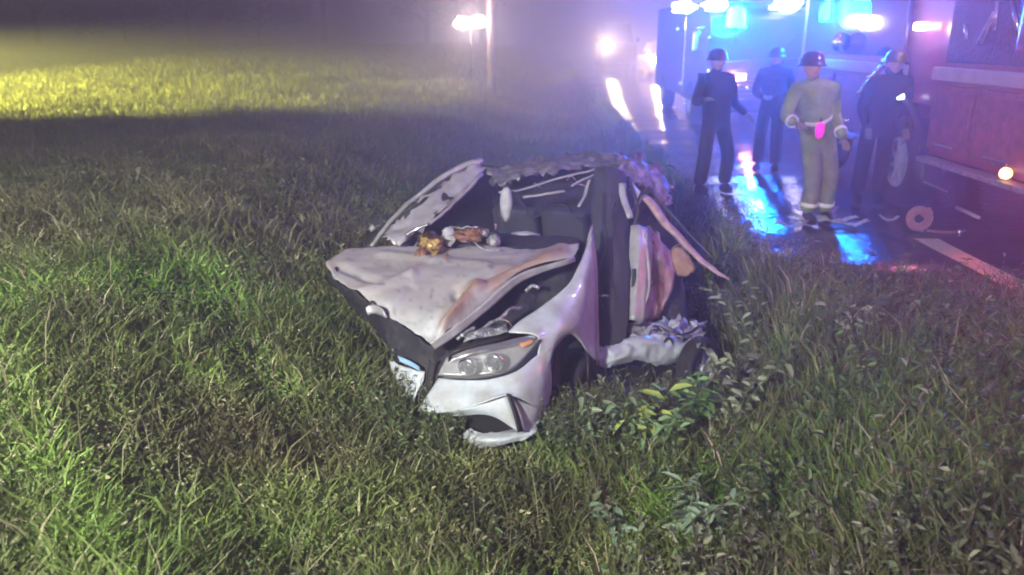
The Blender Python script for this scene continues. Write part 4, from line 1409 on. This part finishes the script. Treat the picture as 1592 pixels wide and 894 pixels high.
for s in (-1, 1):
    link('wiper', tube_mesh('wiper', [(s * 0.1, -0.05, 1.38), (s * 0.35, -0.06, 1.75), (s * 0.6, -0.02, 1.95)], 0.012, 5), M_trim, vb)
    mm = box('wing_mirror', (s * (w + 0.2), 0.05, 1.85), (0.16, 0.08, 0.42), M_chrome, vb, 0.04)
    link('mirror_arm', tube_mesh('mirror_arm', [(s * w, 0.1, 2.15), (s * (w + 0.22), 0.05, 2.12), (s * (w + 0.2), 0.05, 1.9)], 0.015, 6), M_chrome, mm)
    for yy in (1.5, 5.8):
        wo = sub('wheel', vb)
        wheel_parts(wo, (s * (w - 0.16), yy, 0.5), (s, 0, 0), r=0.5, w=0.3, rimr=0.28)
    box('unlit_headlight', (s * 0.92, -0.03, 0.88), (0.36, 0.06, 0.18), M_lampin, vb, 0.02)
g = box('grille', (0, -0.03, 0.95), (1.2, 0.06, 0.5), M_trim, vb, 0.03)
for k in range(5):
    box('grille_bar', (0, -0.07, 0.77 + k * 0.09), (1.12, 0.02, 0.025), M_chrome, g, 0.005)
box('bumper', (0, -0.3, 0.55), (2.45, 0.5, 0.28), M_chrome, vb, 0.06)
lb = box('light_bar', (0, 0.35, 2.6), (2.2, 0.36, 0.08), M_trim, vb, 0.02)


def on_roof(px, py, D, sz, m, parent, nm, lab=None):
    p = Vector(P(px, py, D)) - Vector(parent_root(parent).location)
    o = blob(nm, p, (sz[0] * 0.5, sz[1] * 0.5, sz[2] * 0.55), m, parent, world_root=True, crum=0.45, seed=px, freq=2.0)
    return o


def parent_root(o):
    while o.parent: o = o.parent
    return o


Dv = (VB_Y - 0.12) / 1.058
on_roof(1064, 12, Dv, (0.5, 0.16, 0.2), E_white, lb, 'white_lens')
on_roof(1112, 9, Dv, (0.5, 0.16, 0.2), E_white, lb, 'white_lens')
on_roof(1222, 8, Dv, (0.62, 0.16, 0.22), E_white, lb, 'white_lens')


def beacon(px, py, D, r, m, parent, nm='blue_beacon'):
    p = Vector(P(px, py, D)) - Vector(parent_root(parent).location)
    return lathe(nm, [(r, -r), (r * 1.05, 0), (r * 0.9, r * 0.8), (r * 0.5, r * 1.2), (0.001, r * 1.3)], m, parent, 20, c=p)


beacon(1145, 28, Dv - 0.05, 0.2, E_cyan, lb)
link('beacon_bracket', tube_mesh('beacon_bracket', [Vector(P(1145, 40, Dv)) - Vector(vb.location), Vector(P(1145, 66, Dv)) - Vector(vb.location)], 0.03, 6), M_trim, lb)
p0 = Vector(P(1151, 120, (VB_Y - 0.2) / 1.035)) - Vector(vb.location)
ol = box('orange_flasher', p0, (0.24, 0.08, 0.16), E_orange, vb, 0.03)
box('flasher_mount', p0 + Vector((0, 0.12, 0)), (0.3, 0.14, 0.22), M_trim, vb, 0.02)
for dx__, c_ in ((-0.05, (0.0, 0.10, 1.0)),):
    lamp('blue_flash_light', 'POINT', P(1145, 24, (VB_Y - 0.6) / 1.058), c_, 2000, 0.34)
lamp('white_roof_light', 'POINT', P(1085, 6, (VB_Y - 0.6) / 1.058), (0.5, 0.55, 1.0), 70, 0.25)
lamp('white_roof_light', 'POINT', P(1222, 2, (VB_Y - 0.6) / 1.058), (0.6, 0.5, 1.0), 70, 0.25)
lamp('orange_flash_light', 'POINT', P(1151, 120, (VB_Y - 0.5) / 1.035), (1.0, 0.3, 0.2), 60, 0.1)

rm_ = random.Random(31)
E_small = emis('small_white_glint', (0.85, 0.85, 1.0), 3)
for k in range(16):  # bright and glowing bits added across the engine front to imitate small highlights
    pq = Vector(P(rm_.uniform(1050, 1300), rm_.uniform(30, 165), (VB_Y - 0.18) / 1.045)) - vb.location
    box('marker_glint', pq, (rm_.uniform(0.03, 0.09), 0.03, rm_.uniform(0.03, 0.07)), rm_.choice([M_chrome, M_band, E_small, E_small, E_orange if k < 3 else M_band]), vb, 0.01, seg=1)
for k in range(9):
    pq = Vector((rm_.uniform(-1.0, 0.3), -0.04, rm_.uniform(0.7, 1.35)))
    box('marker_glint', pq, (rm_.uniform(0.05, 0.14), 0.04, rm_.uniform(0.05, 0.1)), rm_.choice([E_orange, E_warm, M_chrome]), near_car, 0.015, seg=1)
# rescue truck on the right, side towards us, rear at the right edge
TX, TY0, TY1 = 4.15, 6.55, 13.2
tk = thing('rescue_truck', (TX + 1.2, TY0, 0), 'red rescue truck parked side-on along the road edge with a pale stripe', 'fire truck')
LX = -1.2   # local x of the visible side
LY = TY1 - TY0
ZB, ZT = 0.72, 3.0
# shell: side split round the wheel
wy = 2.75
profile_body('body', [(0, ZB, 1.17), (0, ZT, 1.17), (LY, ZT, 1.17), (LY, ZB, 1.17), (wy + 0.75, ZB, 1.17), (wy + 0.6, 1.22, 1.17), (wy - 0.6, 1.22, 1.17), (wy - 0.75, ZB, 1.17)], M_red, tk, 0.02)
# roll-up compartment doors made of slats
def rollup(y0, y1, z0, z1, m, nm='compartment_door'):
    fr = box(nm, (LX - 0.005, (y0 + y1) / 2, (z0 + z1) / 2), (0.05, y1 - y0, z1 - z0), m, tk, 0.01)
    box('inner_panel', (LX - 0.035, (y0 + y1) / 2, (z0 + z1) / 2 + 0.03), (0.025, (y1 - y0) - 0.12, (z1 - z0) - 0.16), m, fr, 0.01)
    hb_ = box('handle', (LX - 0.06, (y0 + y1) / 2, z0 + 0.06), (0.03, 0.4, 0.03), M_chrome, fr, 0.008)
    return fr


M_red2 = mat('red_shutter', (0.30, 0.09, 0.10), 0.5, noise_s=9, noise_a=0.55, bump=0.5, bump_s=14)
rollup(0.12, 1.05, 0.8, 1.45, M_red2)
rollup(1.12, 1.95, 0.8, 1.45, M_red2)
rollup(wy + 0.85, wy + 2.1, 0.8, 1.45, M_red2)
rollup(wy + 2.2, LY - 0.1, 0.8, 1.45, M_red2)
box('side_stripe', (LX - 0.02, 1.05, 1.56), (0.05, 2.0, 0.13), M_silver, tk, 0.01)
box('side_stripe', (LX - 0.02, 4.6, 1.56), (0.05, 3.8, 0.13), M_silver, tk, 0.01)
# open equipment bay above the stripe
bay = box('equipment_bay', (LX - 0.002, 1.0, 2.25), (0.04, 1.7, 1.15), M_char, tk, 0.01)
rnd = random.Random(5)
for k in range(9):
    yy = 0.25 + 1.5 * rnd.random(); zz = 1.75 + 0.9 * rnd.random()
    a = rnd.uniform(-0.6, 0.6)
    ln = rnd.uniform(0.12, 0.35)
    link('tool', tube_mesh('tool', [(LX - 0.07, yy, zz), (LX - 0.08, yy + math.sin(a) * ln, zz + math.cos(a) * ln)], [0.03, 0.02], 8), M_chrome if k % 2 else M_alum, bay)
box('red_cylinder_box', (LX - 0.08, 0.35, 2.15), (0.1, 0.3, 0.75), M_red, bay, 0.04)
box('side_bay', (LX - 0.002, 4.6, 2.25), (0.04, 3.5, 1.1), M_glass, tk, 0.02)
link('corner_post', tube_mesh('corner_post', [(LX - 0.04, -0.03, ZB - 0.05), (LX - 0.04, -0.03, 1.9), (LX - 0.04, -0.03, ZT)], 0.035, 10), M_silver, tk)
box('running_board', (LX - 0.06, 0.95, 0.69), (0.16, 1.9, 0.05), M_alum, tk, 0.01)
box('running_board', (LX - 0.06, 4.95, 0.69), (0.16, 2.6, 0.05), M_alum, tk, 0.01)
link('step_rail', tube_mesh('step_rail', [(LX - 0.1, 1.8, 0.68), (LX - 0.1, 1.78, 0.5), (LX - 0.1, 1.7, 0.46), (LX - 0.1, 1.2, 0.45)], 0.018, 8), M_chrome, tk)
link('step_rail', tube_mesh('step_rail', [(LX - 0.1, 1.0, 0.34), (LX - 0.1, 0.6, 0.33)], 0.018, 8), M_silver, tk)
box('tail_step', (0, -0.3, 0.55), (2.3, 0.5, 0.1), M_alum, tk, 0.03)
box('rear_panel', (0, -0.015, 1.9), (2.1, 0.03, 2.0), M_silver, tk, 0.01)
for s in (-1, 1):
    for yy in (wy, 5.4):
        wo = sub('wheel', tk)
        wheel_parts(wo, (s * 1.0, yy, 0.52), (s, 0, 0), r=0.52, w=0.32, rimr=0.29, n_sp=8)
    box('chassis_rail', (s * 0.4, LY / 2, 0.62), (0.12, LY - 0.3, 0.2), M_trim, tk, 0.01)
link('fender_flare', tube_mesh('fender_flare', [(LX - 0.03, wy + 0.72 * math.cos(a_), 0.6 + 0.66 * math.sin(a_)) for a_ in np.linspace(0.1, 3.04, 14)], 0.04, 8), M_trim, tk)
link('grab_pole', tube_mesh('grab_pole', [Vector(P(1414, 165, 8.9)) - tk.location, Vector(P(1424, 236, 8.75)) - tk.location], 0.02, 8), M_chrome, tk)
# scene light on the side, bright
sc = Vector(P(1391, 147, 8.9)) - tk.location
sp_ = box('scene_light', sc + Vector((0.07, 0.03, 0.03)), (0.12, 0.5, 0.14), M_trim, tk, 0.02)
quad('lens', [sc + Vector((-0.02, -0.28, -0.02)), sc + Vector((-0.14, 0.05, -0.07)), sc + Vector((0.0, 0.28, 0.03)), sc + Vector((0.12, -0.02, 0.08))], emis('lit_pale_lens', (0.95, 1.0, 0.9), 5), sp_, 0.03)
# slanting hose / tool rack over the wheel
for k in range(5):
    a_ = Vector(P(1332 + k * 9, 146 - k * 12, 8.9)) - tk.location
    b2 = Vector(P(1352 + k * 12, 128 - k * 12, 8.9)) - tk.location
    link('rack_tube', tube_mesh('rack_tube', [a_, b2], 0.022, 6), M_chrome, tk)
beac = Vector(P(1291, 18, 11.2)) - tk.location
lathe('blue_beacon', [(0.13, -0.13), (0.14, 0), (0.12, 0.1), (0.06, 0.16), (0.001, 0.17)], E_cyan, tk, 20, c=beac)
lamp('truck_blue_light', 'POINT', P(1286, 16, 10.8), (0.0, 0.12, 1.0), 1000, 0.28)
wm = Vector(P(1432, 41, 8.4)) - tk.location
box('warm_lamp', wm + Vector((0.0, 0, 0)), (0.09, 0.22, 0.09), emis('lit_peach_lens', (1.0, 0.75, 0.55), 10), tk, 0.03)
lamp('truck_warm_light', 'POINT', P(1425, 45, 8.2), (1.0, 0.6, 0.45), 7, 0.1)
rl = Vector(P(1308, 66, 10.4)) - tk.location
lathe('round_lamp', [(0.12, 0.03), (0.13, 0), (0.09, -0.02), (0.02, -0.03)], M_chrome, tk, 18, axis='Y', c=rl)
mk = Vector(P(1565, 270, 6.75)) - tk.location
lathe('amber_marker', [(0.001, -0.04), (0.035, -0.03), (0.05, 0), (0.05, 0.03)], E_amber, tk, 16, axis='Y', c=mk)
# red rear flashers
box('red_tail_lamp', (-0.95, -0.05, 1.3), (0.22, 0.04, 0.3), E_red, tk, 0.02)
box('red_tail_lamp', (0.95, -0.05, 1.3), (0.22, 0.04, 0.3), E_red, tk, 0.02)
lamp('red_tail_light', 'POINT', (TX + 0.4, TY0 - 0.35, 1.2), (1.0, 0.10, 0.12), 110, 0.12)
lamp('rear_flash_light', 'POINT', (TX + 0.25, TY0 + 0.2, 3.3), (0.45, 0.28, 1.0), 900, 0.15)
for sx, mm_ in ((-1.0, E_blue), (1.0, E_red)):
    lathe('rear_beacon', [(0.1, -0.1), (0.11, 0), (0.09, 0.1), (0.05, 0.14), (0.001, 0.15)], mm_, tk, 16, c=(sx, 0.15, 3.12))
lamp('red_top_light', 'POINT', (TX + 0.1, 9.9, 3.2), (1.0, 0.12, 0.35), 110, 0.2)

# ------------------------------------------------------------------ people
def hand(side, parent, c, dirv, m):
    """palm with four bent fingers and a thumb, one mesh grown with a skin modifier"""
    dirv = Vector(dirv).normalized()
    s = dirv.cross(Vector((0, 0, 1)))
    if s.length < 0.1: s = Vector((1, 0, 0))
    s.normalize(); nrm = s.cross(dirv)
    V, E, Rd = [Vector(c), Vector(c) + dirv * 0.05, Vector(c) + dirv * 0.085], [(0, 1), (1, 2)], [0.024, 0.032, 0.03]
    for k, ln in enumerate((0.065, 0.075, 0.07, 0.055)):
        b0 = Vector(c) + dirv * 0.085 + s * (k - 1.5) * 0.021
        i = len(V)
        V += [b0, b0 + dirv * ln * 0.5 - nrm * 0.008, b0 + dirv * ln * 0.85 - nrm * 0.028]
        Rd += [0.0105, 0.0095, 0.008]
        E += [(2, i), (i, i + 1), (i + 1, i + 2)]
    i = len(V)
    V += [Vector(c) + dirv * 0.03 + s * side * 0.035, Vector(c) + dirv * 0.065 + s * side * 0.055 - nrm * 0.01]
    Rd += [0.012, 0.009]
    E += [(0, i), (i, i + 1)]
    me = bpy.data.meshes.new('hand')
    me.from_pydata([tuple(v) for v in V], E, [])
    o = link('hand', me, m, parent)
    md = o.modifiers.new('skin', 'SKIN')
    sv = me.skin_vertices[0].data if me.skin_vertices else None
    bake_skin(o, Rd, 1)
    return o


def bake_skin(o, Rd, lv):
    me = o.data
    bm = bmesh.new(); bm.from_mesh(me)
    lay = bm.verts.layers.skin.verify()
    for v, r_ in zip(bm.verts, Rd):
        v[lay].radius = (r_, r_)
        v[lay].use_root = False
    bm.verts.ensure_lookup_table()
    bm.verts[0][lay].use_root = True
    bm.to_mesh(me); bm.free()
    if 'skin' not in o.modifiers: o.modifiers.new('skin', 'SKIN')
    o.modifiers['skin'].use_smooth_shade = True
    s_ = o.modifiers.new('sub', 'SUBSURF'); s_.levels = lv; s_.render_levels = lv


def person(loc, rz, label, J, m_body, m_leg, helmet=True, bands=True, hand_mat=M_glove):
    """J: joint dict local metres. One continuous body, then helmet, head, hands, boots, tape"""
    root = thing('person', loc, label, 'person', rz=rz)
    names = ['pelvis', 'belly', 'chest', 'neck', 'hipL', 'kneeL', 'ankL', 'hipR', 'kneeR', 'ankR', 'shL', 'elL', 'wrL', 'shR', 'elR', 'wrR', 'headb']
    rad = dict(pelvis=0.135, belly=0.15, chest=0.155, neck=0.062, hipL=0.1, kneeL=0.09, ankL=0.088, hipR=0.1, kneeR=0.09, ankR=0.088,
               shL=0.085, elL=0.06, wrL=0.048, shR=0.085, elR=0.06, wrR=0.048, headb=0.07)
    idx = {n_: i for i, n_ in enumerate(names)}
    V = [J[n_] for n_ in names]
    E = [('pelvis', 'belly'), ('belly', 'chest'), ('chest', 'neck'), ('neck', 'headb'), ('pelvis', 'hipL'), ('hipL', 'kneeL'), ('kneeL', 'ankL'), ('pelvis', 'hipR'), ('hipR', 'kneeR'), ('kneeR', 'ankR'),
         ('chest', 'shL'), ('shL', 'elL'), ('elL', 'wrL'), ('chest', 'shR'), ('shR', 'elR'), ('elR', 'wrR')]
    me = bpy.data.meshes.new('body')
    me.from_pydata(V, [(idx[a], idx[b__]) for a, b__ in E], [])
    o = link('body', me, m_body, root)
    o.modifiers.new('skin', 'SKIN')
    bake_skin(o, [rad[n_] for n_ in names], 2)
    me.materials.append(m_leg)
    hc = Vector(J['head'])
    # head with nose, brow and ears
    bm = bmesh.new()
    bmesh.ops.create_uvsphere(bm, u_segments=24, v_segments=16, radius=1.0)
    for v in bm.verts:
        x_, y_, z_ = v.co
        ny = y_
        if y_ < 0:
            nose = math.exp(-((x_ / 0.16) ** 2)) * math.exp(-(((z_ + 0.1) / 0.25) ** 2))
            ny -= 0.22 * nose
            ey = math.exp(-(((abs(x_) - 0.35) / 0.16) ** 2)) * math.exp(-(((z_ - 0.1) / 0.14) ** 2))
            ny += 0.12 * ey
        jaw = 1 - 0.28 * max(0, -z_)
        ear = 0.14 * math.exp(-((y_ / 0.18) ** 2)) * math.exp(-((z_ / 0.25) ** 2)) * (1 if abs(x_) > 0.85 else 0)
        v.co = Vector((x_ * 0.078 * jaw * (1 + ear), ny * 0.098 * jaw, z_ * 0.118)) + hc
    mh = bpy.data.meshes.new('head'); bm.to_mesh(mh); bm.free()
    for p in mh.polygons: p.use_smooth = True
    hd_ = link('head', mh, M_skin, root)
    for s in (-1, 1):
        lathe('eye', [(0.001, -0.004), (0.009, 0.0), (0.001, 0.004)], M_trim, hd_, 8, axis='Y', c=hc + Vector((s * 0.028, -0.088, 0.012)))
    box('mouth', hc + Vector((0, -0.086, -0.055)), (0.04, 0.006, 0.006), M_rust, hd_, 0.002)
    if helmet:
        he = lathe('helmet', [(0.001, 0.15), (0.06, 0.143), (0.1, 0.11), (0.118, 0.06), (0.122, 0.03), (0.138, 0.02), (0.14, 0.01), (0.115, 0.012), (0.105, 0.06)], M_helmet, root, 24, c=hc + Vector((0, 0.012, 0.0)))
    else:
        he = lathe('hair', [(0.001, 0.132), (0.05, 0.125), (0.082, 0.09), (0.092, 0.04), (0.086, 0.0), (0.08, 0.02)], M_trim, root, 20, c=hc + Vector((0, 0.014, 0.0)))
    for side, w_, e_ in ((1, 'wrL', 'elL'), (-1, 'wrR', 'elR')):
        d_ = Vector(J[w_]) - Vector(J[e_])
        hand(side, root, Vector(J[w_]) + d_.normalized() * 0.03, d_, hand_mat)
    for a_, k_ in (('ankL', 'kneeL'), ('ankR', 'kneeR')):
        an = Vector(J[a_])
        bm = bmesh.new()
        bmesh.ops.create_uvsphere(bm, u_segments=16, v_segments=10, radius=1.0)
        for v in bm.verts:
            z_ = v.co.z
            v.co = Vector((v.co.x * 0.055, v.co.y * 0.145 - 0.06, max(z_, -0.55) * 0.075)) + Vector((an.x, an.y, an.z - 0.045))
        mb = bpy.data.meshes.new('boot'); bm.to_mesh(mb); bm.free()
        for p in mb.polygons: p.use_smooth = True
        link('boot', mb, M_rub, root)
        if bands:
            mid = Vector(J[a_]).lerp(Vector(J[k_]), 0.3)
            ring(root, mid, Vector(J[k_]) - Vector(J[a_]), 0.094)
    if bands:
        mid = Vector(J['belly']).lerp(Vector(J['chest']), 0.2)
        ring(root, mid, Vector(J['chest']) - Vector(J['belly']), 0.162, nm='jacket_band')
        for e_, w_ in (('elL', 'wrL'), ('elR', 'wrR')):
            mid = Vector(J[e_]).lerp(Vector(J[w_]), 0.7)
            ring(root, mid, Vector(J[w_]) - Vector(J[e_]), 0.06, nm='sleeve_band')
    return root


def ring(root, c, ax_, r, nm='trouser_band'):
    q_ = Vector(ax_).normalized().to_track_quat('Z', 'Y').to_matrix()
    lathe(nm, [(r, -0.022), (r + 0.004, -0.02), (r + 0.004, 0.02), (r, 0.022), (r - 0.01, 0.0), (r, -0.022)], M_band, root, 20, c=c, rotm=q_)


def stand(sw=0.0, armL=(0.34, -0.1, 1.02), armR=(-0.34, -0.1, 1.02), feet=0.14, knee=(0, 0), lean=(0, 0), wl=None, wr=None):
    lx, ly = lean
    J = dict(pelvis=(lx * 0.3, ly * 0.2, 0.95), belly=(lx * 0.6, ly * 0.5, 1.12), chest=(lx * 0.9, ly * 0.9, 1.34), neck=(lx * 1.15, ly * 1.2, 1.52), headb=(lx * 1.25, ly * 1.3, 1.6),
             hipL=(0.1 + lx * 0.3, ly * 0.2, 0.88), kneeL=(feet * 0.9 + knee[0], -0.05 + knee[1], 0.5), ankL=(feet, 0.03, 0.11),
             hipR=(-0.1 + lx * 0.3, ly * 0.2, 0.88), kneeR=(-feet * 0.9, -0.05, 0.5), ankR=(-feet, 0.0, 0.11),
             shL=(0.19 + lx, ly, 1.43), elL=(0.27 + lx, ly + 0.02, 1.15), wrL=wl or (0.22 + lx, ly - 0.14, 0.96),
             shR=(-0.19 + lx, ly, 1.43), elR=(-0.27 + lx, ly + 0.02, 1.15), wrR=wr or (-0.22 + lx, ly - 0.14, 0.96))
    J['head'] = (lx * 1.35, ly * 1.45 - 0.01, 1.645)
    return J


g1 = G(1106, 302)
person((g1[0], g1[1], 0), 0.35, 'firefighter in dark gear standing legs apart in front of the fire engine', stand(feet=0.19, lean=(-0.08, -0.05), wl=(0.42, 0.02, 1.0), wr=(-0.36, -0.25, 1.2)), M_gear, M_gear, bands=False)
g2 = G(1190, 268)
person((g2[0], g2[1], 0), -0.5, 'dark-clad firefighter with hands together, between two colleagues', stand(feet=0.13, wl=(0.08, -0.26, 1.12), wr=(-0.08, -0.26, 1.12)), M_gear, M_gear, bands=False)
g3 = G(1266, 348)
hv = person((g3[0], g3[1], 0), 0.15, 'rescuer in a hi-vis green jacket and khaki trousers leaning sideways over debris',
            stand(feet=0.10, lean=(-0.3, -0.24), wl=(-0.08, -0.5, 0.98), wr=(-0.55, -0.42, 1.12)), M_hiviz, M_khaki, bands=True)
# trousers as clothing of their own
def trousers(root, J, m):
    V = [J['pelvis'], J['hipL'], J['kneeL'], (J['ankL'][0], J['ankL'][1], 0.14), J['hipR'], J['kneeR'], (J['ankR'][0], J['ankR'][1], 0.14), (J['pelvis'][0], J['pelvis'][1], 1.0)]
    me = bpy.data.meshes.new('trousers')
    me.from_pydata(V, [(0, 1), (1, 2), (2, 3), (0, 4), (4, 5), (5, 6), (0, 7)], [])
    o = link('trousers', me, m, root)
    o.modifiers.new('skin', 'SKIN')
    bake_skin(o, [0.145, 0.108, 0.095, 0.092, 0.108, 0.095, 0.092, 0.145], 2)


trousers(hv, stand(feet=0.10, lean=(-0.3, -0.24)), M_khaki)
pk = Vector(P(1275, 198, 7.75))
radio = thing('glow_torch', tuple(pk), 'small magenta glowing torch hanging at the hip of the hi-vis rescuer', 'torch')
lathe('torch_body', [(0.001, 0.10), (0.018, 0.095), (0.02, 0.06), (0.02, 0.05)], M_trim, radio, 12)
lathe('lit_tube', [(0.02, 0.05), (0.04, 0.03), (0.045, -0.05), (0.03, -0.1), (0.001, -0.11)], E_pink, radio, 14)

# crouching firefighter by the truck wheel, dark
g4 = G(1352, 318)
person((g4[0] - 0.05, g4[1], 0), -0.2, 'dark-clad firefighter standing at the wheel of the rescue truck', stand(feet=0.12, lean=(0.06, -0.1)), M_gear, M_gear, bands=False)

# ------------------------------------------------------------------ things on the shoulder
gh = G(1425, 362)
hose = thing('rolled_hose', (gh[0], gh[1], 0.004), 'rolled reddish fire hose standing on the shoulder at the end of the white line', 'hose')
pts = []
for k in range(90):
    a = k / 90 * 2 * math.pi * 4.2
    r = 0.045 + 0.021 * a / (2 * math.pi)
    pts.append((math.cos(a) * r, 0.01 * math.sin(a * 0.7), 0.15 + math.sin(a) * r))
link('hose_coil', tube_mesh('hose_coil', pts, 0.014, 6, 1.0), M_hose, hose)
link('hose_tail', tube_mesh('hose_tail', [(0.1, 0, 0.02), (0.25, -0.04, 0.015), (0.4, -0.02, 0.015)], 0.014, 6), M_hose, hose)
link('coupling', tube_mesh('coupling', [(0.4, -0.02, 0.02), (0.48, -0.01, 0.02)], 0.024, 10), M_chrome, hose)

rnd = random.Random(11)
deb = [(1262, 350, 0.22, 'long pale green bumper shard lying at the rescuer\'s boots', 'bumper_shard', M_debris),
       (1300, 352, 0.2, 'curled pale plastic shard right of the rescuer\'s boots', 'bumper_shard', M_debris),
       (1285, 338, 0.14, 'white broken panel corner propped behind the rescuer\'s boots', 'panel_fragment', M_airbag),
       (1250, 335, 0.13, 'whitish upright trim fragment left of the rescuer\'s boots', 'panel_fragment', M_airbag),
       (1325, 357, 0.14, 'thin dark-edged trim strip lying toward the blue puddle reflection', 'trim_strip', M_torn),
       (1230, 360, 0.16, 'crumpled grey bit of metal at the left end of the debris', 'metal_scrap', M_torn),
       (1380, 350, 0.09, 'tiny pale fragment lying on asphalt beside the rolled hose', 'metal_scrap', M_torn),
       (1205, 405, 0.14, 'bent scrap of metal on the shoulder edge near the weeds', 'metal_scrap', M_torn)]
for k, (px_, py_, sz_, lab, nm, m_) in enumerate(deb):
    g_ = G(px_, py_)
    bm = bmesh.new()
    bmesh.ops.create_grid(bm, x_segments=14, y_segments=6, size=1.0)
    for v in bm.verts:
        x_, y_ = v.co.x, v.co.y
        e = noise.noise_vector(Vector((x_ * 2 + k * 5, y_ * 2, 0)))
        v.co = Vector((x_ * sz_ * (1 + 0.3 * e.x), y_ * sz_ * 0.3 * (1 - 0.6 * abs(x_)) + e.y * 0.03, 0.03 + 0.09 * sz_ * 4 * abs(e.z) + 0.05 * abs(x_) ** 2 + 0.02))
    bmesh.ops.rotate(bm, cent=(0, 0, 0), matrix=Matrix.Rotation(rnd.uniform(-0.5, 0.5), 3, 'Z'), verts=bm.verts)
    me = bpy.data.meshes.new(nm); bm.to_mesh(me); bm.free()
    for p in me.polygons: p.use_smooth = True
    o = link(nm, me, m_)
    o.location = (g_[0], g_[1], 0.0)
    md = o.modifiers.new('t', 'SOLIDIFY'); md.thickness = 0.012
    tag(o, lab, 'debris')

# small gravel and glass crumbs along the shoulder edge
n = 2600
yy = 3 + rng.random(n) ** 1.3 * 12
xx = EDGE + 0.02 + np.abs(rng.normal(0, 0.22, n))
s = 0.006 + 0.012 * rng.random(n)
base = np.array([[1, 0, 0], [-0.5, 0.87, 0], [-0.5, -0.87, 0], [0.1, 0, 0.9]])
V = base[None] * s[:, None, None] * (0.7 + 0.6 * rng.random((n, 4, 1))) + np.stack([xx, yy, np.full(n, 0.004)], 1)[:, None, :]
o = np.arange(n)[:, None] * 4
f = np.concatenate([o, o + 1, o + 3, o + 1, o + 2, o + 3, o + 2, o, o + 3], 1)
M_grav = mat('gravel_grit', (0.3, 0.29, 0.28), 0.6, noise_s=40, noise_a=0.6)
gv = link('gravel', npmesh('gravel', V.reshape(-1, 3), f.ravel(), np.full(3 * n, 3), False), M_grav)
tag(gv, kind='stuff')

# ------------------------------------------------------------------ haze
M_haze = bpy.data.materials.new('night_haze')
M_haze.use_nodes = True
t = M_haze.node_tree
for nn_ in list(t.nodes):
    if nn_.type != 'OUTPUT_MATERIAL': t.nodes.remove(nn_)
pv = t.nodes.new('ShaderNodeVolumePrincipled')
pv.inputs['Color'].default_value = (0.9, 0.9, 0.95, 1)
pv.inputs['Density'].default_value = 0.032
pv.inputs['Anisotropy'].default_value = 0.65
t.links.new(pv.outputs[0], t.nodes['Material Output'].inputs['Volume'])
bm = bmesh.new()
box_bm(bm, (0, 420, 4.5), (900, 1000, 14))
me = bpy.data.meshes.new('haze'); bm.to_mesh(me); bm.free()
hz = link('haze', me, M_haze)
tag(hz, kind='stuff')
